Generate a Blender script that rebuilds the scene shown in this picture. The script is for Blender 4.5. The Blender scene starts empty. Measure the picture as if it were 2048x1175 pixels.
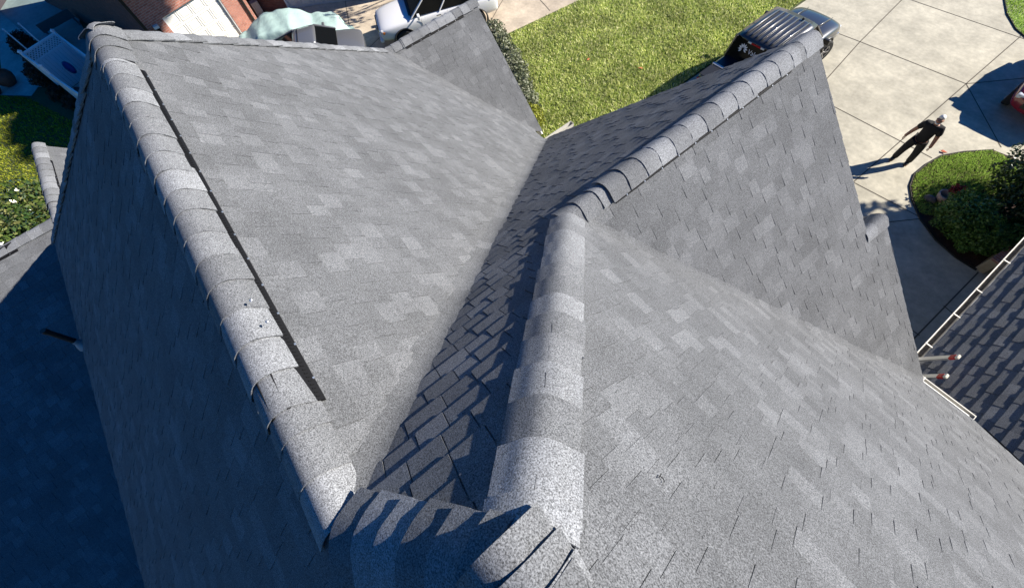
import bpy, bmesh, math, random
import numpy as np
from mathutils import Vector, Matrix
R=math.radians
random.seed(7); rng=np.random.default_rng(7)
S=bpy.context.scene
C=S.collection
# ------------------------------------------------------------------ camera, sky, sun, exposure
Mw=Matrix(((0.6149559575584075,0.78219257133502,-0.10001975610713515),
           (0.6702169866782399,-0.585276053414224,-0.456356365210139),
           (-0.4154977268666596,0.2136041260092592,-0.8841577440256116)))   # rows: image right, image down, view
cam=bpy.data.objects.new('camera',bpy.data.cameras.new('camera')); C.objects.link(cam)
r_,d_,f_=Mw[0],Mw[1],Mw[2]
rot=Matrix((r_,-d_,-f_)).transposed().to_4x4()
cam.matrix_world=Matrix.Translation((-0.0812,0.1898,11.0942))@rot
FPX=847.41
cam.data.sensor_width=36; cam.data.lens=FPX/2048*36
cam.data.shift_y=-23.99/2048            # principal point sits a little above the frame centre
cam.data.clip_start=0.05; cam.data.clip_end=2000
S.camera=cam
SUN_EL=R(33.0); SUN_AZ=R(28.0)          # azimuth clockwise from +y
w=bpy.data.worlds.new('World'); S.world=w; w.use_nodes=True
nt=w.node_tree
sky=nt.nodes.new('ShaderNodeTexSky'); sky.sky_type='NISHITA'; sky.sun_disc=False
sky.sun_elevation=SUN_EL; sky.sun_rotation=SUN_AZ; sky.dust_density=0.2; sky.ozone_density=4.0; sky.air_density=1.0
hs=nt.nodes.new('ShaderNodeHueSaturation'); hs.inputs['Saturation'].default_value=1.5; hs.inputs['Value'].default_value=.8
nt.links.new(sky.outputs[0],hs.inputs['Color']); mxs=nt.nodes.new('ShaderNodeMix'); mxs.data_type='RGBA'; mxs.blend_type='MULTIPLY'; mxs.inputs[0].default_value=1; mxs.inputs[7].default_value=(.60,.91,1.20,1)
nt.links.new(hs.outputs[0],mxs.inputs[6]); nt.links.new(mxs.outputs[2],nt.nodes['Background'].inputs[0]); nt.nodes['Background'].inputs[1].default_value=0.062
sl=bpy.data.lights.new('sun','SUN'); sl.energy=5.0; sl.angle=R(0.53); sl.color=(1.0,0.93,0.82)
so=bpy.data.objects.new('sun',sl); C.objects.link(so)
sv=Vector((math.sin(SUN_AZ)*math.cos(SUN_EL),math.cos(SUN_AZ)*math.cos(SUN_EL),math.sin(SUN_EL)))
so.rotation_euler=sv.to_track_quat('Z','Y').to_euler(); so.location=(8,16,22)
S.view_settings.view_transform='Standard'; S.view_settings.look='None'
S.view_settings.exposure=0.95; S.view_settings.gamma=1.0
S.render.engine='CYCLES'

# ------------------------------------------------------------------ materials
MATS={}
def mat(name,col,rough=0.6,metal=0.0,spec=0.5,vary=None,bump=None,coat=0.0,noise=None,fac=None,trans=0.0):
    """vary=(lo,hi) multiplies by a random value per island; noise=(scale,amount); bump=(scale,strength)"""
    if name in MATS: return MATS[name]
    m=bpy.data.materials.new(name); m.use_nodes=True; MATS[name]=m
    t=m.node_tree; b=t.nodes['Principled BSDF']; L=t.links.new
    b.inputs['Roughness'].default_value=rough; b.inputs['Metallic'].default_value=metal
    b.inputs['Specular IOR Level'].default_value=spec
    b.inputs['Coat Weight'].default_value=coat; b.inputs['Coat Roughness'].default_value=0.04
    if trans: b.inputs['Transmission Weight'].default_value=trans
    b.inputs['Base Color'].default_value=(*col,1)
    tc=t.nodes.new('ShaderNodeTexCoord')
    val=None
    def mul(a,bs):
        n=t.nodes.new('ShaderNodeMath'); n.operation='MULTIPLY'; L(a,n.inputs[0])
        if isinstance(bs,float): n.inputs[1].default_value=bs
        else: L(bs,n.inputs[1])
        return n.outputs[0]
    if vary:
        g=t.nodes.new('ShaderNodeNewGeometry'); mr=t.nodes.new('ShaderNodeMapRange')
        src=g.outputs['Random Per Island']
        if len(vary)>2:
            p=t.nodes.new('ShaderNodeMath'); p.operation='POWER'; L(src,p.inputs[0]); p.inputs[1].default_value=vary[2]; src=p.outputs[0]
        L(src,mr.inputs[0]); mr.inputs[3].default_value=vary[0]; mr.inputs[4].default_value=vary[1]; val=mr.outputs[0]
    if noise:
        for sc,am in (noise if isinstance(noise[0],tuple) else (noise,)):
            n=t.nodes.new('ShaderNodeTexNoise'); n.inputs['Scale'].default_value=sc; n.inputs['Detail'].default_value=3
            L(tc.outputs['Object'],n.inputs['Vector'])
            mr=t.nodes.new('ShaderNodeMapRange'); L(n.outputs[0],mr.inputs[0]); mr.inputs[1].default_value=.25; mr.inputs[2].default_value=.75
            mr.inputs[3].default_value=1-am; mr.inputs[4].default_value=1+am; mr.clamp=False
            val=mr.outputs[0] if val is None else mul(val,mr.outputs[0])
    if val is not None:
        mx=t.nodes.new('ShaderNodeVectorMath'); mx.operation='SCALE'; mx.inputs[0].default_value=col; L(val,mx.inputs['Scale'])
        L(mx.outputs[0],b.inputs['Base Color'])
    if bump:
        n=t.nodes.new('ShaderNodeTexNoise'); n.inputs['Scale'].default_value=bump[0]; n.inputs['Detail'].default_value=2
        L(tc.outputs['Object'],n.inputs['Vector'])
        bp=t.nodes.new('ShaderNodeBump'); bp.inputs['Strength'].default_value=bump[1]; bp.inputs['Distance'].default_value=0.01 if len(bump)<3 else bump[2]
        L(n.outputs[0],bp.inputs['Height']); L(bp.outputs[0],b.inputs['Normal'])
    return m
def shingle_mat(name,lo,hi,pw,tint):
    m=mat(name,tint,rough=0.95,spec=0.25,vary=(lo,hi,pw))
    t=m.node_tree; b=t.nodes['Principled BSDF']; L=t.links.new
    src=b.inputs['Base Color'].links[0].from_node
    tc=t.nodes.new('ShaderNodeTexCoord')
    # mineral granules: light and dark grains, plus weathering blotches
    n=t.nodes.new('ShaderNodeTexNoise'); n.inputs['Scale'].default_value=190; n.inputs['Detail'].default_value=3; n.inputs['Roughness'].default_value=.75
    L(tc.outputs['Object'],n.inputs['Vector'])
    mr=t.nodes.new('ShaderNodeMapRange'); L(n.outputs[0],mr.inputs[0]); mr.inputs[1].default_value=.36; mr.inputs[2].default_value=.66
    mr.inputs[3].default_value=.30; mr.inputs[4].default_value=1.85
    n2=t.nodes.new('ShaderNodeTexNoise'); n2.inputs['Scale'].default_value=2.2; n2.inputs['Detail'].default_value=5
    L(tc.outputs['Object'],n2.inputs['Vector'])
    mr2=t.nodes.new('ShaderNodeMapRange'); L(n2.outputs[0],mr2.inputs[0]); mr2.inputs[1].default_value=.3; mr2.inputs[2].default_value=.7
    mr2.inputs[3].default_value=.86; mr2.inputs[4].default_value=1.14
    n3=t.nodes.new('ShaderNodeTexNoise'); n3.inputs['Scale'].default_value=45; n3.inputs['Detail'].default_value=3
    L(tc.outputs['Object'],n3.inputs['Vector'])
    mr3=t.nodes.new('ShaderNodeMapRange'); L(n3.outputs[0],mr3.inputs[0]); mr3.inputs[1].default_value=.3; mr3.inputs[2].default_value=.7
    mr3.inputs[3].default_value=.9; mr3.inputs[4].default_value=1.1
    a=t.nodes.new('ShaderNodeMath'); a.operation='MULTIPLY'; L(mr.outputs[0],a.inputs[0]); L(mr2.outputs[0],a.inputs[1])
    a2=t.nodes.new('ShaderNodeMath'); a2.operation='MULTIPLY'; L(a.outputs[0],a2.inputs[0]); L(mr3.outputs[0],a2.inputs[1])
    sc=t.nodes.new('ShaderNodeVectorMath'); sc.operation='SCALE'; L(src.outputs[0],sc.inputs[0]); L(a2.outputs[0],sc.inputs['Scale'])
    L(sc.outputs[0],b.inputs['Base Color'])
    bp=t.nodes.new('ShaderNodeBump'); bp.inputs['Strength'].default_value=.5; bp.inputs['Distance'].default_value=.003
    L(n.outputs[0],bp.inputs['Height']); L(bp.outputs[0],b.inputs['Normal'])
    return m
SH=shingle_mat('shingle',0.91,1.21,2.8,(0.126,0.131,0.139))
CAP=shingle_mat('cap_shingle',0.72,1.32,1.0,(0.175,0.182,0.193))
UNDER=mat('underlay',(0.03,0.03,0.033),.95)
BLACKP=mat('vent_plastic',(0.008,0.008,0.009),.6,spec=.2)
WHITEM=mat('white_aluminium',(0.72,0.72,0.70),.4,noise=(6,.12))
GREYM=mat('grey_metal',(0.30,0.30,0.31),.5,noise=(14,.3))
def brick_mat(name,c1,c2,mo):
    m=bpy.data.materials.new(name); m.use_nodes=True; t=m.node_tree; L=t.links.new; b=t.nodes['Principled BSDF']
    uv=t.nodes.new('ShaderNodeUVMap'); br=t.nodes.new('ShaderNodeTexBrick')
    L(uv.outputs[0],br.inputs['Vector']); br.inputs['Scale'].default_value=1
    br.inputs['Brick Width'].default_value=.21; br.inputs['Row Height'].default_value=.075; br.inputs['Mortar Size'].default_value=.008
    br.inputs['Color1'].default_value=(*c1,1); br.inputs['Color2'].default_value=(*c2,1); br.inputs['Mortar'].default_value=(*mo,1); br.inputs['Bias'].default_value=-.1
    n=t.nodes.new('ShaderNodeTexNoise'); n.inputs['Scale'].default_value=5; L(uv.outputs[0],n.inputs['Vector'])
    mr=t.nodes.new('ShaderNodeMapRange'); L(n.outputs[0],mr.inputs[0]); mr.inputs[3].default_value=.6; mr.inputs[4].default_value=1.4
    sc=t.nodes.new('ShaderNodeVectorMath'); sc.operation='SCALE'; L(br.outputs[0],sc.inputs[0]); L(mr.outputs[0],sc.inputs['Scale']); L(sc.outputs[0],b.inputs['Base Color'])
    bp=t.nodes.new('ShaderNodeBump'); bp.inputs['Strength'].default_value=.6; bp.inputs['Distance'].default_value=.01; bp.invert=True
    L(br.outputs[1],bp.inputs['Height']); L(bp.outputs[0],b.inputs['Normal']); b.inputs['Roughness'].default_value=.9
    MATS[name]=m; return m
BRICK=brick_mat('brick_red',(0.42,0.17,0.12),(0.30,0.11,0.08),(0.42,0.33,0.28))
BRICK_SHADED=brick_mat('brick_red_shaded',(0.16,0.06,0.045),(0.11,0.042,0.034),(0.14,0.09,0.08))  # same red brick with shade put into the colour, for walls facing away from the sun

# ------------------------------------------------------------------ mesh helpers
class MB:
    def __init__(s): s.v=[]; s.f=[]; s.uv=None; s.smooth=False
    def add(s,vs,fs):
        o=len(s.v); s.v.extend([tuple(map(float,p)) for p in vs]); s.f.extend([tuple(i+o for i in f) for f in fs])
    def box(s,c,size,rz=0.0,M=None):
        hx,hy,hz=[k/2 for k in size]; P=[]
        for z in (-hz,hz):
            for x,y in ((-hx,-hy),(hx,-hy),(hx,hy),(-hx,hy)):
                p=Vector((x,y,z)); p=Matrix.Rotation(rz,3,'Z')@p
                if M is not None: p=M@p
                P.append(Vector(c)+p)
        s.add(P,[(0,3,2,1),(4,5,6,7),(0,1,5,4),(1,2,6,5),(2,3,7,6),(3,0,4,7)])
    def bar(s,a,b,w,h=None,up=(0,0,1)):
        h=h or w; a=Vector(a); b=Vector(b); d=(b-a).normalized(); u=Vector(up)
        if abs(d.dot(u))>.97: u=Vector((1,0,0))
        x=d.cross(u).normalized(); z=x.cross(d).normalized(); P=[]
        for q in (a,b):
            for i,j in ((-1,-1),(1,-1),(1,1),(-1,1)): P.append(q+x*i*w/2+z*j*h/2)
        s.add(P,[(0,1,2,3),(7,6,5,4),(0,4,5,1),(1,5,6,2),(2,6,7,3),(3,7,4,0)])
    def tube(s,pts,r,n=8,cap=True):
        pts=[Vector(p) for p in pts]; rs=r if isinstance(r,(list,tuple)) else [r]*len(pts); rings=[]; o=len(s.v); V=[];F=[]
        for i,p in enumerate(pts):
            d=((pts[min(i+1,len(pts)-1)]-pts[max(i-1,0)])).normalized(); u=Vector((0,0,1)) if abs(d.z)<.95 else Vector((1,0,0))
            x=d.cross(u).normalized(); y=x.cross(d)
            for k in range(n):
                a=2*math.pi*k/n; V.append(p+(x*math.cos(a)+y*math.sin(a))*rs[i])
        for i in range(len(pts)-1):
            for k in range(n): F.append((i*n+k,i*n+(k+1)%n,(i+1)*n+(k+1)%n,(i+1)*n+k))
        if cap: F.append(tuple(range(n))[::-1]); F.append(tuple((len(pts)-1)*n+k for k in range(n)))
        s.add(V,F)
    def lathe(s,prof,c=(0,0,0),n=24,M=None):
        V=[];F=[]
        for r,z in prof:
            for k in range(n):
                a=2*math.pi*k/n; p=Vector((r*math.cos(a),r*math.sin(a),z))
                if M is not None:p=M@p
                V.append(Vector(c)+p)
        for i in range(len(prof)-1):
            for k in range(n): F.append((i*n+k,i*n+(k+1)%n,(i+1)*n+(k+1)%n,(i+1)*n+k))
        s.add(V,F)
    def prism(s,poly,z0,z1):
        n=len(poly); V=[(x,y,z0) for x,y in poly]+[(x,y,z1) for x,y in poly]
        s.add(V,[tuple(range(n))[::-1],tuple(range(n,2*n))]+[(i,(i+1)%n,n+(i+1)%n,n+i) for i in range(n)])
    def poly(s,pts): s.add(pts,[tuple(range(len(pts)))])
    def build(s,name,m,parent=None,smooth=False,bevel=0,uv=False,sub=0):
        me=bpy.data.meshes.new(name); me.from_pydata(s.v,[],s.f)
        if m is not None: me.materials.append(m)
        me.update()
        if uv:
            l=me.uv_layers.new(name='UVMap')
            for p in me.polygons:
                n=p.normal
                t=Vector((-n.y,n.x,0)); t=t.normalized() if t.length>.2 else Vector((1,0,0))
                b=n.cross(t) if t.length>.2 and abs(n.z)>.6 else Vector((0,0,1))
                for li in p.loop_indices:
                    q=Vector(me.vertices[me.loops[li].vertex_index].co); l.data[li].uv=(q.dot(t),q.dot(b))
        if smooth:
            for p in me.polygons:p.use_smooth=True
        o=bpy.data.objects.new(name,me); C.objects.link(o)
        if parent is not None:o.parent=parent
        if bevel:
            md=o.modifiers.new('bevel','BEVEL'); md.width=bevel; md.segments=2; md.limit_method='ANGLE'
        if sub:
            md=o.modifiers.new('sub','SUBSURF'); md.levels=sub; md.render_levels=sub
        return o
def split_build(mb,name,m_,parent=None,**k):
    """every separate piece of mb becomes an object of its own"""
    par=list(range(len(mb.v)))
    def fd(a):
        while par[a]!=a: par[a]=par[par[a]]; a=par[a]
        return a
    for f in mb.f:
        for i in f[1:]: par[fd(i)]=fd(f[0])
    gr={}
    for f in mb.f: gr.setdefault(fd(f[0]),[]).append(f)
    out=[]
    for fs in gr.values():
        ids=sorted({i for f in fs for i in f}); mp={i:j for j,i in enumerate(ids)}; q=MB(); q.v=[mb.v[i] for i in ids]; q.f=[tuple(mp[i] for i in f) for f in fs]; out.append(q.build(name,m_,parent,**k))
    return out
def tag(o,label=None,cat=None,group=None,kind=None):
    if label:o['label']=label
    if cat:o['category']=cat
    if group:o['group']=group
    if kind:o['kind']=kind
    return o
def thing(name,label,cat,loc=(0,0,0),rz=0.0,group=None):
    o=bpy.data.objects.new(name,None); C.objects.link(o); o.location=loc; o.rotation_euler=(0,0,rz); o.empty_display_size=.2
    return tag(o,label,cat,group)
def apply_mods(o):
    dg=bpy.context.evaluated_depsgraph_get(); dg.update()
    me=bpy.data.meshes.new_from_object(o.evaluated_get(dg)); o.modifiers.clear(); old=o.data; o.data=me; bpy.data.meshes.remove(old); return o

# ------------------------------------------------------------------ the house with the grey shingle roof
Z0=9.9; m=1.0204; h=0.5177; c=1.5983
J=(-.507,-.507,-h); A=(-4.823,-.507,-h); B=(0,0,0); Cp=(-c,c,-m*c); D=(-7.963,2.632,-3.721)
RK=4.775; XR=6.5; EY=-3.77
def up(p): return (p[0],p[1],p[2]+Z0)
zP1=lambda x,y:-2*h-m*y
zP2=lambda x,y:m*x
zP3=lambda x,y:-m*y
zP0=lambda x,y:m*y
zP5=lambda x,y:-2*m*c-m*x
zP4=lambda x,y:D[2]-m*(x-D[0])
zP6=lambda x,y:A[2]+m*(x-A[0])
F=(A[0]+(EY-A[1]),EY,m*EY)
house=thing('brick_house','brick house under a complex steep roof of grey laminated shingles, filling the foreground','house',(0,0,0))

def clip_poly(sub,s0,s1,t0,t1):
    def cl(P,ax,val,keep_gt):
        out=[]
        for i in range(len(P)):
            a=P[i];b=P[(i+1)%len(P)]
            ia=(a[ax]>=val) if keep_gt else (a[ax]<=val); ib=(b[ax]>=val) if keep_gt else (b[ax]<=val)
            if ia: out.append(a)
            if ia!=ib:
                k=(val-a[ax])/(b[ax]-a[ax]); q=[a[0]+k*(b[0]-a[0]),a[1]+k*(b[1]-a[1])]; q[ax]=val; out.append(tuple(q))
        return out
    P=sub
    for ax,v,g in ((0,s0,1),(0,s1,0),(1,t0,1),(1,t1,0)):
        P=cl(P,ax,v,g)
        if len(P)<3:return []
    return P
def slope(name,pts,parent=house,ex=.143,hi=.0072,lo=.0036,seed=1,wr=(.09,.19),label=None,ma=SH,thick=.03,gap=.0015):
    """one roof slope laid course by course with separate overlapping shingle tabs"""
    rd=random.Random(seed)
    P=[Vector(up(p)) for p in pts]
    n=Vector((0,0,0))
    for i in range(len(P)):
        a=P[i]-P[0]; b=P[(i+1)%len(P)]-P[0]; n+=a.cross(b)
    n.normalize()
    if n.z<0: n=-n
    u=Vector((0,0,1)).cross(n).normalized()      # along the eave
    v=n.cross(u).normalized()                    # up the slope
    if v.z<0: v=-v; u=-u
    O=min(P,key=lambda p:p.z)
    q=[((p-O).dot(u),(p-O).dot(v)) for p in P]
    smin=min(a[0] for a in q);smax=max(a[0] for a in q);tmax=max(a[1] for a in q)
    mb=MB()
    top=[p-n*.002 for p in P]; bot=[p-n*thick for p in P]; k=len(P)
    mb.add(top,[tuple(range(k))]); mb.add(top+bot,[tuple(range(k,2*k))]+[(i,(i+1)%k,k+(i+1)%k,k+i) for i in range(k)])
    nc=int(tmax/ex)+2
    pend=0
    for i in range(nc):
        t0=i*ex-.012; s=smin-rd.random()*.3; high=rd.random()<.5
        while s<smax:
            wd=rd.uniform(*wr); hb=(hi if high else lo)*rd.uniform(.88,1.12); jt=rd.uniform(-.0025,.0025) if high else rd.uniform(-.002,.002)
            ta=t0+jt; tb=t0+ex+.006
            R_=clip_poly(q,s,s+wd-gap,ta,tb)
            if R_:
                # drop tiny slivers and duplicate points
                R2=[]
                for a in R_:
                    if not R2 or abs(a[0]-R2[-1][0])+abs(a[1]-R2[-1][1])>1e-5:R2.append(a)
                if len(R2)>2 and abs(R2[0][0]-R2[-1][0])+abs(R2[0][1]-R2[-1][1])<1e-5:R2.pop()
                if len(R2)>2:
                    V=[]
                    for a in R2:
                        hh=hb*(1-.86*(a[1]-ta)/(tb-ta))
                        V.append(O+u*a[0]+v*a[1]+n*hh)
                    kk=len(V)
                    for a in R2: V.append(O+u*a[0]+v*a[1]-n*.0005)
                    mb.add(V,[tuple(range(kk))]+[(j,kk+j,kk+(j+1)%kk,(j+1)%kk) for j in range(kk)])
            s+=wd; 
            if rd.random()<.86: high=not high
    o=mb.build(name,ma,parent)
    bm=bmesh.new(); bm.from_mesh(o.data); bmesh.ops.recalc_face_normals(bm,faces=bm.faces); bm.to_mesh(o.data); bm.free()
    return o

VY=5.075                                   # front eave of the near slope
V3=(VY-2*c,VY,-m*VY)                       # valley end of the right gable and near slope
E1=(-5.615,4.6,zP1(0,4.6)); E2=(-5.995,4.6,zP1(0,4.6))
slope('roof_slope',[J,A,D,E2,E1],seed=11)
slope('roof_slope',[B,Cp,(-c,RK,-m*c),(-5.64,RK+.02,zP2(-5.64,0)),(-5.64,4.62,zP2(-5.64,0)),J],seed=12,hi=.0115,lo=.0070,wr=(.12,.21),gap=.006)
slope('roof_slope',[B,(XR,0,0),(XR,VY,-m*VY),V3,Cp],seed=13)
NX=.02                                     # the small nested front gable
slope('roof_slope',[Cp,(-c,RK,-m*c),(NX,RK,zP5(NX,0)),(NX,5.12,zP5(NX,0)),(V3[0],5.12,zP5(V3[0],0)),V3],seed=14)
slope('roof_slope',[(NX,RK-.1,zP5(NX,0)-.01),(NX,5.12,zP5(NX,0)-.01),(NX-1.2,5.12,zP5(NX,0)-.01-1.2*m),(NX-1.2,RK-.1,zP5(NX,0)-.01-1.2*m)],seed=24)
slope('roof_slope',[D,(D[0],RK,D[2]),(-5.93,RK,zP4(-5.93,0)),E2],seed=15)
slope('roof_slope',[A,F,(-9.9,EY,zP6(-9.9,0)),(-9.9,RK,zP6(-9.9,0)),(D[0],RK,D[2]),D],seed=16)
slope('roof_slope',[B,J,A,F,(XR,EY,m*EY),(XR,0,0)],seed=17)
# rear wing, lower: an L of two ridges behind the hip end
z7=-3.92; X7=-8.62; Y7=-3.74; m8=.5; X9R=-10.95
slope('roof_slope',[(X7,Y7,z7),(X7,-13,z7),(-1.0,-13,z7-m8*(-X7-1.0)),(-1.0,-3.5,z7-m8*(-X7-1.0)),(X7+.3,-3.5,z7-m8*.3)],seed=18)
slope('roof_slope',[(X7,Y7,z7),(X7,-13,z7),(X7-4,-13,z7-4*.8),(X7-4,Y7-4,z7-4*.8)],seed=19)
slope('roof_slope',[(X7+.25,Y7,z7),(X9R,Y7,z7),(X9R,-1.6,z7-2.14),(X7+.25,-1.6,z7-2.14)],seed=20)
slope('roof_slope',[(X7,Y7,z7),(X9R,Y7,z7),(X9R,Y7-3.2,z7-3.2*1.3),(X7-3.2,Y7-3.2,z7-3.2*1.3)],seed=21)
# right wing, lower: eave along the courtyard, dying into the near slope
X9=1.94; z9=-5.9
m9=1.10
zP9=lambda x,y:z9+m9*(x-X9)
yv9=lambda x:-zP9(x,0)/m+.02
slope('roof_slope',[(X9,4.2,z9),(X9,14.6,z9),(X9+3.6,14.6,zP9(X9+3.6,0)),(X9+3.6,yv9(X9+3.6),zP9(X9+3.6,0)),(X9+.72,yv9(X9+.72),zP9(X9+.72,0)),(X9+.72,4.2,zP9(X9+.72,0))],seed=22,hi=.021,lo=.015,wr=(.16,.29),gap=.005)
slope('roof_slope',[(X9+3.6,14.6,zP9(X9+3.6,0)),(X9+3.6,1.5,zP9(X9+3.6,0)),(X9+7.4,1.5,z9),(X9+7.4,14.6,z9)],seed=23)

def valley(a,b,nA,nB,wa=.085,wb=.05,seed=1,top=.010):
    """shingles woven through a valley: a softly curved strip lapped in short lengths"""
    rd=random.Random(seed); a=Vector(up(a));b=Vector(up(b)); d=(b-a).normalized(); L=(b-a).length; W=[]
    for n in (nA,nB):
        n=Vector(n).normalized(); w_=d.cross(n).normalized()
        if w_.z<0: w_=-w_
        W.append((w_,n))
    (w1,N1),(w2,N2)=W; nm=(N1+N2).normalized(); mb=MB(); t=0
    while t<L-.03:
        ln=min(rd.uniform(.12,.2),L-t); V=[]; NU=8; ja=wa*rd.uniform(.75,1.25); jb=wb*rd.uniform(.8,1.2)
        for e in (0,1):
            for k in range(NU+1):
                u=k/NU; p=w1*ja*(1-u)**2+w2*jb*u*u
                V.append(a+d*(t+ln*1.05*e)+p+nm*(top*math.sin(math.pi*u)**.5*(.6+.4*e)+.001))
        mb.add(V,[(k,k+1,NU+2+k,NU+1+k) for k in range(NU)]); t+=ln
    o=mb.build('valley_shingles',SH,house,smooth=True)
    bm=bmesh.new(); bm.from_mesh(o.data)
    for f in bm.faces:
        f.normal_update()
        if f.normal.z<0: f.normal_flip()
    bm.to_mesh(o.data); bm.free(); return o
# ---- ridge and hip caps
def caps(name,P,Q,n1,n2,ex=.197,W=.148,raise_=0.0,seed=1,rad=.055,lift=.011,skew=0.0,start=0.0,lab=None,curl=.006,parent=house,curlside=0,tilt=0.0,taper=0.0,decay=.35):
    """bent cap shingles from P to Q; each one's butt edge faces P. n1,n2 = the two slope normals"""
    rd=random.Random(seed); P=Vector(up(P)); Q=Vector(up(Q)); d=(Q-P).normalized(); L=(Q-P).length
    ws=[]
    for n in (n1,n2):
        n=Vector(n).normalized(); w_=d.cross(n).normalized()
        if w_.z>0:w_=-w_
        ws.append((w_,n))
    (w1,N1),(w2,N2)=ws; kd=(w1+w2).length/2
    mb=MB(); NU=15; NL=5; i=0; t=start
    while t<L-.02:
        ln=min(ex*1.32,L-t+.05); sk=skew+rd.uniform(-.012,.012); Wi=W*rd.uniform(.96,1.04); off=rd.uniform(-.006,.006)
        lf=lift*rd.uniform(.8,1.3); c1=rd.uniform(0,curl)+curlside; c2=rd.uniform(0,curl); V=[]
        for a in range(NL+1):
            la=a/NL
            for b in range(NU+1):
                uu=-1+2*b/NU; s=uu*Wi+off
                rt=(s+math.sqrt(s*s+rad*rad))/2; lt=(-s+math.sqrt(s*s+rad*rad))/2
                k=.5+.5*math.tanh(s/rad*1.2)
                n=(N1*(1-k)+N2*k).normalized()
                e=abs(uu)**3*(c1 if uu<0 else c2)*(1-la)
                hh=raise_-(taper if i==0 else taper*.45 if i==1 else 0)+.003+rad*kd*(1-decay*abs(uu)**1.5)+lf*(1-la)**1.0+e+tilt*uu+.0012*math.sin(9*uu+i*3)
                V.append(P+d*(t+la*ln+sk*uu)+w1*lt+w2*rt+n*hh)
        T=[]
        tp=len(V)
        Fs=[]
        for a in range(NL):
            for b in range(NU):
                o=a*(NU+1)+b; Fs.append((o,o+1,o+NU+2,o+NU+1))
        # skirt along the border
        bord=[b for b in range(NU+1)]+[a*(NU+1)+NU for a in range(1,NL+1)]+[NL*(NU+1)+b for b in range(NU-1,-1,-1)]+[a*(NU+1) for a in range(NL-1,0,-1)]
        for ix in bord:
            s=(ix%(NU+1))/NU*2-1; th=.011 if abs(s)>.99 else .0050; n=(N1 if s<-.25 else N2 if s>.25 else (N1+N2).normalized()); V.append(V[ix]-n*th)
        nb=len(bord)
        for j in range(nb): Fs.append((bord[j],tp+j,tp+(j+1)%nb,bord[(j+1)%nb]))
        mb.add(V,Fs); t+=ex*rd.uniform(.94,1.06); i+=1
    o=mb.build(name,CAP,parent,smooth=False)
    bm=bmesh.new(); bm.from_mesh(o.data); bmesh.ops.recalc_face_normals(bm,faces=bm.faces); 
    for f in bm.faces: f.smooth=len(f.verts)==4 and True
    for e in bm.edges:
        if len(e.link_faces)==2 and e.calc_face_angle(0)>.9: e.smooth=False
    bm.to_mesh(o.data); bm.free()
    if lab:o['label']=lab
    return o
def vent(P,Q,n1,n2,W=.188,H=.020,label=None,W1=None):
    P=Vector(up(P));Q=Vector(up(Q)); d=(Q-P).normalized(); L=(Q-P).length; mb=MB(); nails=[]; W2=W
    for kk,n in enumerate((n1,n2)):
        W=W1 if (kk==0 and W1) else W2
        n=Vector(n).normalized(); w_=d.cross(n).normalized()
        if w_.z>0:w_=-w_
        t=0
        while t<L-.05:
            l=min(1.2,L-t); a=P+d*t; b=P+d*(t+l-.006)
            V=[a+w_*.02+n*.002,a+w_*W+n*.004,a+w_*(W-.012)+n*H,a+w_*.02+n*(H+.006),b+w_*.02+n*.002,b+w_*W+n*.004,b+w_*(W-.012)+n*H,b+w_*.02+n*(H+.006)]
            mb.add(V,[(0,1,2,3),(7,6,5,4),(0,4,5,1),(1,5,6,2),(2,6,7,3),(3,7,4,0)])
            t+=l
        t=.0
        while t<L:                                        # louvre fins along the outer edge
            a=P+d*t+w_*(W-.034)+n*(H+.002); mb.bar(a-w_*.008,a+w_*.008,.006,.006,up=n); t+=.022
        t=.12
        while t<L:                                        # nail heads
            a=P+d*t+w_*(W-.014)+n*(H+.0015); nails.append(len(mb.f)); mb.bar(a-d*.005,a+d*.005,.009,.004,up=n); t+=.21
    o=mb.build('ridge_vent',BLACKP,house); 
    o.data.materials.append(mat('nail',(0.6,0.6,0.6),.3,metal=.8))
    for i in nails:
        for k in range(6): o.data.polygons[i+k].material_index=1
    if label:o['label']=label
    return o
nP1=(0,m,1);nP0=(0,-m,1);nP2=(-m,0,1);nP3=(0,m,1);nP5=(m,0,1);nP4=(m,0,1);nP6=(-m,0,1)
def lerp(a,b,k): return tuple(a[i]+(b[i]-a[i])*k for i in range(3))
valley((J[0]-.08,J[1]+.08,J[2]-.08*m),(-5.60,4.585,-m*5.60),nP1,nP2,wa=.10,wb=.075,seed=51)
valley(D,(E2[0]+.01,E2[1],E2[2]),nP1,nP4,wa=.07,wb=.04,seed=52)
valley((Cp[0]+.03,Cp[1]+.03,Cp[2]-.03*m),V3,nP3,nP5,wa=.07,wb=.05,seed=53)
# main ridge: bare caps, then caps riding on the ridge vent, then two bare caps by the hip
Rs=(-1.02,-.507,-h); Rv0=(-1.10,-.507,-h); Rv1=(-4.12,-.507,-h)
caps('ridge_cap_row',(-.52,-.507,-h),(-1.2,-.507,-h),nP0,nP1,seed=2,lift=.007,W=.152,raise_=.0,decay=.75,rad=.045)
vent((-1.035,-.507,-h),(-4.2,-.507,-h),nP0,nP1,W=.196,W1=.15)
caps('ridge_cap_row',(-1.04,-.507,-h),(-4.28,-.507,-h),nP0,nP1,seed=3,raise_=.012,W=.145,rad=.055,lift=.0065,curl=.003,curlside=.0,taper=.008,decay=.7)
caps('ridge_cap_row',(-4.26,-.507,-h),(-4.86,-.507,-h),nP0,nP1,seed=4,raise_=.008,W=.16,rad=.06)
# hip from the main ridge down to the far gable, and its rear twin
caps('hip_cap_row',(D[0]+.1,D[1]-.1,D[2]+.1),(A[0],A[1],A[2]),nP6,nP1,seed=5,W=.15,lift=.012)
caps('hip_cap_row',F,A,nP6,nP0,seed=6,W=.15,lift=.014)
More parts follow.
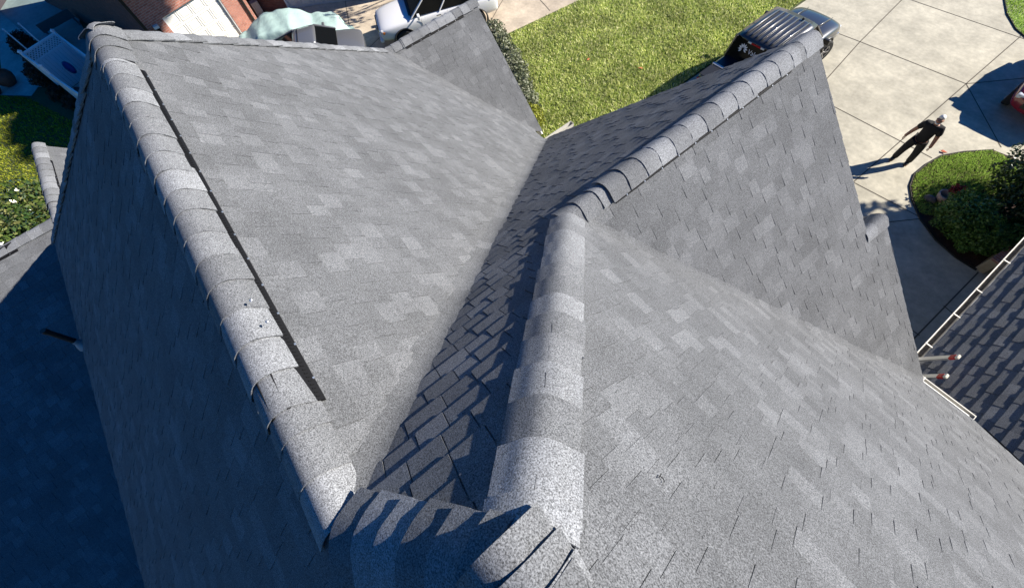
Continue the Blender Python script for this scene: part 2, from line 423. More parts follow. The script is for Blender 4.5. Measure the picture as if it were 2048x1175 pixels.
# far front gable ridge
caps('ridge_cap_row',(D[0],D[1]-.05,D[2]),(D[0],3.0,D[2]),nP6,nP4,seed=7)
vent((D[0],3.02,D[2]),(D[0],4.42,D[2]),nP6,nP4,W=.185)
caps('ridge_cap_row',(D[0],3.0,D[2]),(D[0],RK-.02,D[2]),nP6,nP4,seed=8,raise_=.014,rad=.06,W=.14,lift=.006,curl=.002)
# short hip rising to the main peak, then the long hip down to the right gable
caps('hip_cap_row',J,(-.10,-.10,-.10),nP0,nP2,seed=9,W=.15,lift=.018,ex=.135,skew=.02,curl=.003,rad=.06,decay=.3)
caps('hip_cap_row',Cp,(-.115,.115,-.115*m),nP2,nP3,seed=10,W=.148,lift=.009,curl=.002,rad=.046,decay=.3)
caps('ridge_cap_row',(-.112,0,.002),(.07,0,.004),nP0,nP3,seed=30,W=.172,ex=.078,lift=.012,raise_=.0,rad=.05,curl=.003,skew=-.008,decay=.5)
caps('ridge_cap_row',(.045,0,0),(XR,0,0),nP0,nP3,seed=31,raise_=.006)
# right gable ridge with its vent open at the near end
caps('ridge_cap_row',(-c,1.52,-m*c),(-c,2.05,-m*c),nP2,nP5,seed=32,W=.15,rad=.045)
vent((-c,2.03,-m*c),(-c,4.33,-m*c),nP2,nP5,W=.180)
caps('ridge_cap_row',(-c,1.99,-m*c),(-c,2.5,-m*c),nP2,nP5,seed=33,raise_=.016,rad=.06,W=.138,lift=.012,curl=.003)
caps('ridge_cap_row',(-c,2.38,-m*c),(-c,4.42,-m*c),nP2,nP5,seed=39,raise_=.014,rad=.06,W=.140,lift=.005,curl=.002)
caps('ridge_cap_row',(-c,4.36,-m*c),(-c,RK-.02,-m*c),nP2,nP5,seed=40,raise_=.006,rad=.055,W=.147,lift=.005,curl=.002)
caps('ridge_cap_row',(NX,5.13,zP5(NX,0)),(NX,4.80,zP5(NX,0)),nP2,nP5,seed=34,W=.14,lift=.008,rad=.035,decay=.8)
# rear wing ridges
caps('ridge_cap_row',(X7,Y7-.05,z7),(X7,-13,z7),(m8,0,1),(-.8,0,1),seed=35,W=.16)
n9f=(0,1,1);n9b=(0,-1.3,1)
caps('ridge_cap_row',(X7+.1,Y7,z7),(X7-.5,Y7,z7),n9f,n9b,seed=36,W=.15)
vent((X7-.45,Y7,z7),(X7-1.8,Y7,z7),n9f,n9b,W=.185)
caps('ridge_cap_row',(X7-.42,Y7,z7),(X9R,Y7,z7),n9f,n9b,seed=37,raise_=.014,W=.145,rad=.06)
vent((X7,Y7-.7,z7),(X7,-9,z7),(m8,0,1),(-.8,0,1),W=.2)
caps('ridge_cap_row',(X9+3.6,1.5,zP9(X9+3.6,0)),(X9+3.6,14.6,zP9(X9+3.6,0)),nP2,nP5,seed=38)

# ---- gutters, drip edges, trim
GUT=mat('gutter_white',(.50,.485,.44),.5,noise=(5,.18))
def gutter(name,a,b,side,w_=.12,straps=(),parent=house,endcap=True):
    """open trough from a to b (metres above the ground), opening up, outer lip on the given side"""
    a=Vector(a);b=Vector(b);d=(b-a).normalized();sd=Vector(side).normalized();mb=MB();inn=MB()
    prof=[(0,.0),(0,-.09),(.075,-.09),(w_*.9,-.03),(w_,-.0),(w_,.004),(w_-.014,.004),(w_-.016,-.006),(w_*.9-.012,-.03),(.07,-.082),(.008,-.082),(.008,.0)]
    n=len(prof); V=[p+sd*x+Vector((0,0,z)) for p in (a,b) for x,z in prof]
    mb.add(V,[(i,(i+1)%n,n+(i+1)%n,n+i) for i in range(n)])
    if endcap:
        for p in (a,b): mb.box(p+sd*w_/2+Vector((0,0,-.043)),(.008 if abs(d.x)>.5 else w_,w_ if abs(d.x)>.5 else .008,.096))
    o=mb.build(name,GUT,parent)
    q=MB(); q.bar(a+sd*.045+Vector((0,0,-.078)),b+sd*.045+Vector((0,0,-.078)),.07,.006); q.build('gutter_floor_strip',mat('gutter_floor_dark',(.09,.08,.065),.9,noise=(20,.6)),o)  # darker mottled strip along the trough floor
    st=MB()
    for k in straps:
        p=a+(b-a)*k; st.bar(p+sd*-.01+Vector((0,0,.004)),p+sd*(w_+.004)+Vector((0,0,.006)),.022,.006)
    if straps: split_build(st,'gutter_hanger',GUT,o)
    return o
gutter('gutter',(1.93,5.58,4.0),(1.93,14.6,4.0),(-1,0,0),w_=.11,straps=(.073,.16,.235,.33,.43,.53,.63,.73,.83))
gutter('gutter',(1.80,5.06,4.70),(2.56,5.06,4.70),(0,1,0),w_=.105,straps=(.12,))
gutter('gutter',(1.82,5.17,4.70),(1.93,5.62,4.05),(-1,.2,0),w_=.09)
gutter('gutter',(-5.60,4.55,4.12),(-5.60,5.42,4.12),(-1,0,0),w_=.11)
q=MB(); q.bar((1.80,5.052,4.735),(2.48,5.052,4.735),.012,.06); split_build(q,'drip_edge',WHITEM,house)
q=MB()
def rake(y,xs,zf):
    (x0,x1)=xs; q.bar((x0,y,zf(x0)+Z0-.12),(x1,y,zf(x1)+Z0-.12),.03,.16)
rake(RK-.03,(-c,-5.6),lambda x:m*x); rake(RK-.03,(-c,.0),lambda x:zP5(x,0)); rake(5.09,(NX,V3[0]),lambda x:zP5(x,0))
rake(RK-.03,(D[0],-5.95),lambda x:zP4(x,0)); rake(RK-.03,(D[0],-9.8),lambda x:zP6(x,0))
split_build(q,'rake_board',WHITEM,house)
# ---- walls under the roof
wl=MB()
wl.box((-1.6,.45,2.1),(15.4,7.4,4.2))
for x0,x1,xa,za,y in ((-5.1,1.9,-c,-m*c-.25,4.25),(-9.6,-6.3,D[0],D[2]-.3,4.25)):
    zb=4.1; wl.add([(x0,y,0),(x1,y,0),(x1,y,zb),(xa,y,za+Z0),(x0,y,zb),(x0,y-.5,0),(x1,y-.5,0),(x1,y-.5,zb),(xa,y-.5,za+Z0),(x0,y-.5,zb)],[(0,1,2,3,4),(9,8,7,6,5),(0,4,9,5),(1,6,7,2),(2,7,8,3),(3,8,9,4)])
wl.box((6.15,7.2,1.85),(6.4,14.0,3.7)); wl.box((-5.0,-8.2,.9),(7.4,8.6,1.8)); wl.box((-9.6,-7.8,1.3),(3.5,6.0,2.6)); wl.box((-10.2,-3.4,1.2),(1.2,2.6,2.4))
wl.build('wall',brick_mat('brick_tan',(.27,.25,.19),(.22,.20,.15),(.30,.29,.26)),house,uv=True)
q=MB()
for y in (7.2,10.9): 
    q.box((2.94,y,1.1),(.04,2.7,2.2))
split_build(q,'garage_door',mat('pale_door',(.40,.41,.38),.6),house)
q=MB(); q.box((2.45,9.6,3.88),(.95,10.0,.03)); q.build('soffit',mat('soffit_grey',(.45,.44,.42),.7),house)
# plumbing vent pipe standing near the rear valley
pv=Vector((-5.62,-3.72,zP0(0,-3.72)+Z0)); q=MB(); q.tube([pv+Vector((0,0,-.1)),pv+Vector((0,0,.50))],.034,14); q.tube([pv+Vector((0,0,.45)),pv+Vector((0,0,.505))],[.038,.038],14)
vp=q.build('vent_pipe',mat('pipe_black',(.012,.012,.014),.5),house,smooth=False)
q=MB(); q.lathe([(.10,-.05),(.07,.02),(.045,.06),(.04,.12)],pv,16); q.build('flange',GREYM,vp,smooth=True)
# nail heads sealed on the last vented caps
q=MB()
for x,y,z in ((-1.62,-.40,-.555),(-1.47,-.385,-.565)):
    q.lathe([(0.0,.008),(.007,.006),(.009,0)],(x,y,z+Z0+.055),8)
split_build(q,'sealed_nail',mat('nail',(0.6,0.6,0.6),.3,metal=.8),house,smooth=True)
q=MB(); P=Vector((.09,.51,-.52+Z0)); n3=Vector((0,m,1)).normalized(); a_=Vector((1,0,0)); b_=n3.cross(a_)
q.tube([P+n3*.011+(a_*math.cos(t)+b_*math.sin(t))*.011 for t in [k*.5 for k in range(8)]]+[P+n3*.013-a_*.012+b_*.02],.0016,6)
tag(q.build('wire_scrap',BLACKP),'tiny bent black wire scrap lying on the near sunlit shingle slope','wire scrap')

# ------------------------------------------------------------------ ground and paving
def sheet(name,poly,z,ma,kind='structure'):
    q=MB(); q.poly([(x,y,z) for x,y in poly]); o=q.build(name,ma); tag(o,kind=kind); return o
def conc_mat(name,col,am=.17):
    mm=mat(name,col,.85,noise=((.45,am),(1.7,am*1.2),(7,am*.8),(60,.09)),bump=(90,.15)); return mm
CONC=conc_mat('concrete_warm',(.44,.41,.325)); CONC2=conc_mat('concrete_patio',(.42,.41,.38))
SOIL=mat('soil_green',(.050,.065,.020),.95,noise=((1.2,.3),(14,.4)))
sheet('ground',[(-400,-400),(400,-400),(400,400),(-400,400)],0,SOIL)
sheet('driveway',[(-7.65,3.5),(9,3.5),(9,45),(-7.2,45)],.006,CONC)
sheet('neighbour_driveway',[(-24.6,-1.0),(-14.95,8.6),(-14.75,9.95),(-14.27,13.7),(-13.0,23),(-12,45),(-30,45),(-30,6)],.006,conc_mat('concrete_tan',(.50,.42,.32)))
sheet('patio',[(-36,-8.6),(-29.6,-8.9),(-28.2,-7.9),(-27.6,-7.2),(-29.5,-6.4),(-42,-7.6)],.010,CONC2)
sheet('patio_path',[(-29.0,-9.4),(-27.4,-7.9),(-28.2,-7.3),(-29.8,-8.0),(-36,-12),(-34,-14)],.014,CONC2)
sheet('pool_deck',[(-28.3,-6.2),(-45,-10.0),(-45,-5),(-28.6,-4.7)],.018,mat('deck_teal',(.20,.26,.25),.6,noise=((.8,.25),(5,.15))))
jq=MB()
def joint(*p,w_=.03):
    for a,b in zip(p,p[1:]):
        d=Vector((b[0]-a[0],b[1]-a[1],0)).normalized(); x=Vector((-d.y,d.x,0))*w_/2; z=Vector((0,0,.011))
        A_=Vector((*a,0))+z;B_=Vector((*b,0))+z; jq.add([A_-x,A_+x,B_+x,B_-x],[(3,2,1,0)])
joint((-3.7,12.4),(-4.26,16.24),(-4.62,18.79),(-4.97,22.2),(-5.4,27)); joint((-1.09,11),(-1.08,15.32),(-1.07,19.07),(-1.06,22.46),(-1.0,27))
joint((-7.5,15.2),(-3.37,15.28),(-1.07,15.32),(-.1,15.32)); joint((-7.5,18.5),(-4.62,18.79),(-1.07,19.07)); joint((-1.07,19.07),(.0,20.5),(2,22.5)); joint((-1.07,19.07),(.98,17.08))
joint((-7.3,22.0),(-4.74,22.19),(-1.07,22.46),(1,22.6)); joint((-4,12.6),(-1.08,12.88),(.87,13.05)); joint((.1,11.9),(.87,13.02))
joint((2.62,5.5),(2.69,12.45),w_=.035); joint((2.98,5.5),(2.98,12.6),w_=.03); joint((2.6,9.0),(2.98,8.95)); joint((2.64,10.9),(2.98,10.85)); joint((-3.5,9.6),(2.7,9.72)); joint((-3.4,6.5),(2.62,6.5))
joint((-14.63,12.32),(-15.58,12.55),(-20,13.6)); joint((-15.2,8.9),(-16.64,11.1),(-18.5,14.2)); joint((-22.7,6.23),(-19.24,4.81),(-16,3.4)); joint((-21.5,11.5),(-18.9,6.3),(-17.4,2.6)); joint((-27,-8.0),(-29.4,-8.6)); joint((-28.2,-7.4),(-30.5,-9.9))
jo=jq.build('driveway_joints',mat('joint_dark',(.10,.085,.065),.95)); tag(jo,kind='structure')
# ---- grass blades
def grass(name,polys,dens,hgt,wid,ma,z=.01,seed=1,lean=.6):
    r=np.random.default_rng(seed); VV=[];n=0
    from math import floor
    for poly in polys:
        P=np.array(poly); lo=P.min(0);hi=P.max(0); N=int((hi-lo).prod()*dens)
        pts=lo+r.random((N,2))*(hi-lo)
        ins=np.zeros(N,bool); j=len(P)-1
        for i in range(len(P)):
            a,b=P[i],P[j]; cnd=((a[1]>pts[:,1])!=(b[1]>pts[:,1]))&(pts[:,0]<(b[0]-a[0])*(pts[:,1]-a[1])/(b[1]-a[1]+1e-12)+a[0]); ins^=cnd; j=i
        VV.append(pts[ins])
    pts=np.concatenate(VV); N=len(pts)
    ang=r.random(N)*2*np.pi; d=np.stack([np.cos(ang),np.sin(ang)],1); hh=hgt*(.5+r.random(N)); ww=wid*(.6+.8*r.random(N)); le=(r.random((N,2))-.5)*2*lean*hh[:,None]
    v=np.zeros((N,3,3)); v[:,0,:2]=pts-d*ww[:,None]; v[:,1,:2]=pts+d*ww[:,None]; v[:,2,:2]=pts+le; v[:,:,2]=z; v[:,2,2]+=hh
    me=bpy.data.meshes.new(name); me.vertices.add(N*3); me.loops.add(N*3); me.polygons.add(N)
    me.vertices.foreach_set('co',v.reshape(-1)); me.loops.foreach_set('vertex_index',np.arange(N*3)); me.polygons.foreach_set('loop_start',np.arange(N)*3)
    me.materials.append(ma); me.update(); me.validate()
    o=bpy.data.objects.new(name,me); C.objects.link(o); return o
def leaf_mat(name,cols,rough=.55,spec=.4,trans=.25):
    m_=bpy.data.materials.new(name); m_.use_nodes=True; t=m_.node_tree; L=t.links.new; b=t.nodes['Principled BSDF']
    g=t.nodes.new('ShaderNodeNewGeometry'); cr=t.nodes.new('ShaderNodeValToRGB'); L(g.outputs['Random Per Island'],cr.inputs[0])
    e=cr.color_ramp.elements; e[0].position=0; e[0].color=(*cols[0],1); e[1].position=1; e[1].color=(*cols[-1],1)
    for i,c_ in enumerate(cols[1:-1]): x=e.new((i+1)/(len(cols)-1)); x.color=(*c_,1)
    tc=t.nodes.new('ShaderNodeTexCoord'); n=t.nodes.new('ShaderNodeTexNoise'); n.inputs['Scale'].default_value=.8; n.inputs['Detail'].default_value=4; L(tc.outputs['Object'],n.inputs['Vector'])
    mr=t.nodes.new('ShaderNodeMapRange'); L(n.outputs[0],mr.inputs[0]); mr.inputs[1].default_value=.3; mr.inputs[2].default_value=.7; mr.inputs[3].default_value=.72; mr.inputs[4].default_value=1.25
    sc=t.nodes.new('ShaderNodeVectorMath'); sc.operation='SCALE'; L(cr.outputs[0],sc.inputs[0]); L(mr.outputs[0],sc.inputs['Scale']); L(sc.outputs[0],b.inputs['Base Color'])
    b.inputs['Roughness'].default_value=rough; b.inputs['Specular IOR Level'].default_value=spec
    if trans:
        tr=t.nodes.new('ShaderNodeBsdfTranslucent'); L(sc.outputs[0],tr.inputs[0]); mx=t.nodes.new('ShaderNodeMixShader'); mx.inputs[0].default_value=trans
        L(b.outputs[0],mx.inputs[1]); L(tr.outputs[0],mx.inputs[2]); L(mx.outputs[0],t.nodes['Material Output'].inputs[0])
    return m_
GR=leaf_mat('grass_blades',[(.20,.28,.05),(.42,.52,.12),(.68,.72,.25),(.90,.86,.50)],.6,.3,.3)
GR3=leaf_mat('grass_yard',[(.10,.15,.008),(.22,.27,.015),(.46,.46,.05)],.6,.3,.3)
GR2=leaf_mat('grass_island',[(.20,.33,.05),(.34,.50,.10),(.55,.68,.18)],.6,.3,.3)
lawn=[(-14.72,9.5),(-14.2,13.7),(-13.3,21.5),(-7.55,21.5),(-7.66,5.6),(-9.5,5.6),(-12,7.4)]
sheet('lawn_soil',lawn,.004,mat('lawn_soil',(.10,.135,.035),.95,noise=((1.5,.3),(25,.4))))
tag(grass('grass',[lawn],1000,.075,.019,GR,seed=3,lean=.9),'sunny green front lawn between the two concrete driveways','grass',kind='stuff')
yard=[(-27.5,-8.1),(-23.5,-6.5),(-17,-4.2),(-14,-4.5),(-14,-12),(-26,-15),(-30,-10.4)]
tag(grass('grass',[yard],420,.06,.022,GR3,seed=4),'side yard lawn beyond the rear roof, half in deep shade','grass',kind='stuff')
isl=[(.88,16.82),(.36,16.16),(.02,15.58),(-.09,14.95),(-.11,14.35),(.04,13.87),(.35,13.44),(.88,12.96),(1.48,12.62),(2.1,12.46),(2.62,12.46),(2.95,14.3),(3.3,17.2)]
sheet('planting_bed',isl,.016,mat('mulch',(.040,.018,.012),.95,noise=((30,.6),(6,.3)),bump=(40,.8)))
tag(grass('grass',[[(.84,16.75),(.38,16.1),(.06,15.56),(-.05,14.95),(-.07,14.36),(.08,13.9),(.36,13.5),(.75,13.15),(1.3,13.5),(1.9,14.6),(2.6,15.9),(2.9,16.9)]],2600,.05,.011,GR2,z=.02,seed=5),'small round-edged grass patch beside the walking man','grass',kind='stuff')
g2=[(-2.46,24.3),(-1.95,23.45),(-1.35,22.8),(-.9,22.55),(2,22.3),(3,27),(-2.6,28)]
tag(grass('grass',[g2],1500,.06,.013,GR2,z=.012,seed=6),'curved corner of grass at the upper right beyond the driveway','grass',kind='stuff')
for pl,hh,lb in ((isl[:11],.05,'dark earth edging curving around the mulch bed beside the walking man'),(g2[:5],.05,'dark earth edging around the upper right grass corner')):
    q=MB(); q.tube([(*a,hh*.4) for a in pl],hh*.5,6)
    tag(q.build('bed_edging',mat('edging_dark',(.03,.028,.02),.9),smooth=True),lb,'edging')

# ---- leaf clumps
def foliage(name,ells,N,ls,ma,parent,seed=1,shell=.55,asp=.55,droop=.3):
    r=np.random.default_rng(seed); out=[]
    tot=sum(e[3]*e[4]*e[5] for e in ells)
    for (cx,cy,cz,rx,ry,rz) in ells:
        n=max(20,int(N*rx*ry*rz/tot)); d=r.normal(size=(n,3)); d/=np.linalg.norm(d,axis=1)[:,None]
        rad=(shell+(1-shell)*r.random(n)**.6)*(1+.18*np.sin(d[:,0]*7+cx*3)*np.cos(d[:,1]*6+d[:,2]*5))
        p=np.array([cx,cy,cz])+d*rad[:,None]*np.array([rx,ry,rz]); k=p[:,2]>.03; out.append((p[k],d[k]))
    p=np.concatenate([o[0] for o in out]); d=np.concatenate([o[1] for o in out]); n=len(p)
    nr=d+r.normal(size=(n,3))*.75; nr/=np.linalg.norm(nr,axis=1)[:,None]
    t=np.cross(nr,r.normal(size=(n,3))); t/=np.linalg.norm(t,axis=1)[:,None]; b=np.cross(nr,t); s=ls*(.6+.8*r.random(n))[:,None]
    v=np.stack([p-t*s,p+b*s*asp-nr*s*droop*.3,p+t*s-nr*s*droop,p-b*s*asp-nr*s*droop*.3],1)
    me=bpy.data.meshes.new(name); me.vertices.add(n*4); me.loops.add(n*4); me.polygons.add(n)
    me.vertices.foreach_set('co',v.reshape(-1)); me.loops.foreach_set('vertex_index',np.arange(n*4)); me.polygons.foreach_set('loop_start',np.arange(n)*4)
    me.materials.append(ma); me.update(); me.validate(); o=bpy.data.objects.new(name,me); C.objects.link(o); o.parent=parent; return o
BARK=mat('bark',(.07,.05,.035),.9,noise=(9,.4),bump=(25,.6))
def shrub(name,label,cat,loc,ells,N,ls,ma,seed=1,stem=.04,group=None,nst=4,**k):
    t=thing(name,label,cat,loc,group=group); foliage('foliage',ells,N,ls,ma,t,seed,**k)
    q=MB()
    for i,e in enumerate(ells[:nst]): q.tube([(e[0]*.3,e[1]*.3,-.02),(e[0]*.6,e[1]*.6,e[2]*.5),(e[0],e[1],e[2])],[stem,stem*.7,stem*.35],7)
    q.build('trunk' if cat=='tree' else 'stem',BARK,t,smooth=True); return t
LD=leaf_mat('leaf_dark',[(.02,.045,.012),(.04,.08,.02),(.065,.12,.03)],.4,.5,.15)
LM=leaf_mat('leaf_mid',[(.045,.10,.02),(.09,.19,.03),(.15,.27,.05)],.42,.5,.2)
LV=leaf_mat('leaf_silver',[(.06,.08,.03),(.12,.14,.07),(.22,.24,.15),(.38,.38,.28)],.5,.4,.2)
LG=leaf_mat('leaf_glossy',[(.02,.05,.008),(.05,.085,.015),(.09,.13,.03),(.20,.20,.07)],.25,.7,.15)
LB=leaf_mat('leaf_brown',[(.035,.02,.014),(.06,.035,.02),(.10,.05,.025)],.7,.3,.1)
LY=leaf_mat('leaf_yellow',[(.12,.15,.02),(.25,.27,.03),(.4,.4,.06)],.5,.3,.25)
shrub('round_shrub','rounded clipped green shrub standing in the dark mulch bed','shrub',(1.55,13.15,0),[(0,0,.62,.68,.62,.62),(.45,-.25,.5,.5,.5,.5),(-.2,.25,.6,.5,.5,.5)],9000,.035,LM,21)
shrub('tall_shrub','tall dark leafy shrub at the right edge behind the rounded one','shrub',(2.35,14.9,0),[(0,.2,1.2,.85,1.0,1.0),(-.55,.55,.9,.7,.75,.8),(.4,-.6,1.0,.8,.8,.8),(-.2,-.4,.7,.6,.6,.6)],15000,.045,LD,22)
shrub('low_shrub','low sprawling shrub with a sunlit strip of leaves by the retaining wall','shrub',(2.35,13.25,0),[(0,0,.4,.55,.5,.4),(.25,.5,.4,.4,.5,.4)],5000,.035,LM,23)
hd=[(-14.6,9.3),(-13.7,9.0),(-12.9,8.75),(-12.1,8.45),(-11.3,8.05),(-10.5,7.65),(-9.8,7.25)]
hl=['first silver-leaved hedge shrub, where the tan driveway meets the lawn','second silver-leaved hedge shrub from the tan driveway, below the far gable','third silver-leaved hedge shrub from the tan driveway, below the far gable','middle silver-leaved hedge shrub of the row along the lawn edge','third silver-leaved hedge shrub from the white gutter','second silver-leaved hedge shrub from the white gutter','sparse yellowing hedge shrub nearest the white gutter']
for i,(x,y) in enumerate(hd):
    shrub('hedge_shrub',hl[i],'shrub',(x,y,0),[(0,0,.45,.55,.5,.5),(.25,-.2,.35,.4,.4,.4)],2600,.045,LV if i<6 else LY,40+i,group='silver hedge shrubs along the lawn')
shrub('bare_ground_plant','yellow-brown straggly ground plant by the valley gutter','plant',(-8.75,6.55,0),[(0,0,.2,.6,.5,.22)],900,.05,LY,50)
shrub('glossy_tree','big glossy green leafy tree at the left edge behind the rear wing','tree',(-14.6,-7.0,0),[(0,0,1.6,1.8,1.7,1.5),(1.0,.3,1.9,1.2,1.1,1.1),(-1.2,-.2,1.5,1.5,1.5,1.4),(.6,-.8,2.5,1.1,1.1,.9),(.2,.5,1.1,1.1,.9,1.0)],26000,.062,LG,51,stem=.12,shell=.6)
shrub('yellow_shrub','spiky yellow-green shrub in the dark corner of the brick house','shrub',(-25.2,3.0,0),[(0,0,.9,.28,.28,.9)],1800,.09,LY,52,asp=.2)
for i,(x,y,lab) in enumerate([(-29.6,-6.9,'leafless reddish-brown bush left of the lattice fence, by the pool deck'),(-31.2,-7.3,'dark brown bare bush at the left edge of the photo, above the paved path'),(-27.7,-7.0,'bronze-leaved bush against the foot of the white lattice fence')]):
    shrub('brown_bush',lab,'shrub',(x,y,0),[(0,0,.5,.75,.5,.5)],2600,.05,LB,60+i,group='brown bushes by the lattice fence')
for i,(x,y,lab) in enumerate([(-26.2,-6.75,'orange-brown low plant under the fence corner beside the lawn'),(-25.0,-6.3,'second low mixed plant along the foot of the white fence'),(-23.8,-5.9,'green low plant by the near end of the white fence')]):
    shrub('border_plant',lab,'plant',(x,y,0),[(0,0,.22,.65,.35,.25)],1400,.055,(LB,LB,LM)[i],70+i,group='border plants along the white fence')
# unseen trees; the courtyard and side yard ones are added only to cast shade
shrub('courtyard_shade_caster','unseen leafy tree added to the right to shade the courtyard and mulch bed','tree',(6.9,18.3,0),[(0,0,6.0,3.3,3.3,1.6),(-.9,1.0,6.2,2.2,2.2,1.3),(.8,-1.2,5.6,2.6,2.6,1.4),(-1.2,-.8,5.6,2.2,2.2,1.2)],42000,.19,LD,81,stem=.2,shell=.1)  # stand-in caster, added out of view for the courtyard shade
shrub('street_tree','thin-leaved tree above the photo that dapples the neighbour driveway','tree',(-21.0,14.8,0),[(3.8,-1.7,5.9,1.25,1.2,.9),(3.0,-1.4,6.1,.8,.8,.6),(4.4,-2.2,6.2,.8,.8,.6)],520,.10,LM,82,stem=.07,shell=.1,nst=1)
shrub('yard_shade_caster','unseen tall pine added far off to shade the side yard','tree',(-17.0,26.7,0),[(6.4,-6.6,19.5,2.9,2.3,1.1),(4.8,-6.3,19.9,2.2,1.8,.8),(7.7,-6.9,19.2,1.6,1.5,.8)],15000,.22,LD,83,stem=.09,shell=.1,nst=1)  # crown placed so its shadow lands on the side yard; added, unseen

# ------------------------------------------------------------------ neighbour's brick house
nb=thing('brick_house','red brick neighbour house with a white panelled garage door, top left','house',(0,0,0))
def wallbox(mb,p0,p1,z0,z1,th=.25):
    a=Vector((*p0,0));b=Vector((*p1,0)); d=(b-a).normalized(); n=Vector((d.y,-d.x,0))  # n points to the right of travel = outside
    mb.add([a+Vector((0,0,z0)),b+Vector((0,0,z0)),b+Vector((0,0,z1)),a+Vector((0,0,z1)),a-n*th+Vector((0,0,z0)),b-n*th+Vector((0,0,z0)),b-n*th+Vector((0,0,z1)),a-n*th+Vector((0,0,z1))],
      [(0,1,2,3),(5,4,7,6),(3,2,6,7),(0,4,5,1),(0,3,7,4),(1,5,6,2)])
GA=Vector((-22.9,-1.75)); gd=Vector((-.253,.967)).normalized()
def gp(s): return (GA.x+gd.x*s,GA.y+gd.y*s)
q=MB()
wallbox(q,gp(0),gp(.78),0,3.6); wallbox(q,gp(3.22),gp(4.2),0,3.6)
wallbox(q,gp(.78),gp(3.22),2.2,3.6)
nw=q.build('wall',BRICK,nb,uv=True)
q=MB(); wallbox(q,(-36.0,-5.9),gp(0.001),0,5.6); 
e0=gp(4.2); wallbox(q,e0,(e0[0]-1.5,e0[1]-.1),0,3.4); 
w2a=(-25.4,3.0); w2b=(-24.35,3.45)
wallbox(q,(e0[0]-1.5,e0[1]-.1),(w2b[0],w2b[1]+.05),0,3.6)
wb=Vector((.58,.815)).normalized()
def wp(s): return (w2b[0]+wb.x*s,w2b[1]+wb.y*s)
wallbox(q,wp(0),wp(.45),0,3.6); wallbox(q,wp(5.4),wp(6.5),0,3.6); wallbox(q,wp(.45),wp(5.4),2.25,3.6)
q.build('wall',BRICK_SHADED,nb,uv=True)
GD=mat('garage_white',(.72,.71,.66),.5); 
def garage_door(s0,s1,H,P,nrm,cols,rows,ma,lab):
    q=MB(); a=Vector((*P(s0),0));b=Vector((*P(s1),0)); d=(b-a).normalized(); n=Vector((d.y,-d.x,0)); L=(b-a).length; a=a-n*.14;
    V=lambda s,z,o:a+d*s+Vector((0,0,z))+n*o
    q.add([V(0,0,0),V(L,0,0),V(L,H,0),V(0,H,0)],[(0,1,2,3)])
    g=.055
    for r in range(rows):
        for k in range(cols):
            x0=k*L/cols+L*.018;x1=(k+1)*L/cols-L*.018;z0=r*H/rows+.06;z1=(r+1)*H/rows-.06
            # raised moulding round a raised field
            for u0,w0,u1,w1 in ((x0,z0,x1,z0),(x1,z0,x1,z1),(x1,z1,x0,z1),(x0,z1,x0,z0)):
                q.bar(V(u0,w0,.006),V(u1,w1,.006),.028,.03,up=n)
            q.add([V(x0+g,z0+g,.002),V(x1-g,z0+g,.002),V(x1-g,z1-g,.002),V(x0+g,z1-g,.002),V(x0+g*1.6,z0+g*1.6,.016),V(x1-g*1.6,z0+g*1.6,.016),V(x1-g*1.6,z1-g*1.6,.016),V(x0+g*1.6,z1-g*1.6,.016)],[(0,1,5,4),(1,2,6,5),(2,3,7,6),(3,0,4,7),(4,5,6,7)])
    o=q.build('garage_door',ma,nb); o['label']=lab
    f=MB()
    for s in (0,L): f.bar(V(s,0,.06),V(s,H,.06),.09,.12,up=n)
    f.bar(V(-.05,H+.03,.06),V(L+.05,H+.03,.06),.12,.08)
    f.build('frame',WHITEM,o)
    return o
garage_door(.78,3.22,2.2,gp,None,4,4,GD,'sunlit white garage door with square raised panels')
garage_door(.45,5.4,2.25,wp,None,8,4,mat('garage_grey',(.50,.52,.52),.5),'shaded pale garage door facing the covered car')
q=MB()
dn=Vector((gd.y,-gd.x,0))
a=Vector((*gp(4.0),0))+dn*.05; q.bar(a,a+Vector((0,0,3.4)),.10,.08); a=Vector((*gp(-.0),0))+dn*.03; q.bar(a+Vector((0,0,0)),a+Vector((0,0,3.4)),.11,.10)
split_build(q,'downspout',mat('dark_bronze',(.015,.013,.012),.5),nb)
a=Vector((-27.6,-2.75,0)); q=MB(); q.bar((-28.2,-3.05,.0),(-28.2,-3.05,3.4),.12,.09); q.build('downspout',mat('pale_blue_metal',(.5,.52,.54),.5),nb); q=MB(); q.bar((-31.2,-4.2,.9),(-30.6,-3.98,.9),.04,.5); q.build('window',mat('pale_blue_metal',(.5,.52,.54),.5),nb)
q=MB(); lp=Vector((*gp(.36),1.95))+dn*.0; q.box(lp+dn*.06,(.10,.16,.22)); lo_=q.build('wall_lamp',BLACKP,nb); q=MB(); q.box(lp+dn*.10+Vector((0,0,.16)),(.16,.2,.1)); q.build('lamp_shade',mat('white_glass',(.75,.75,.72),.3),lo_)
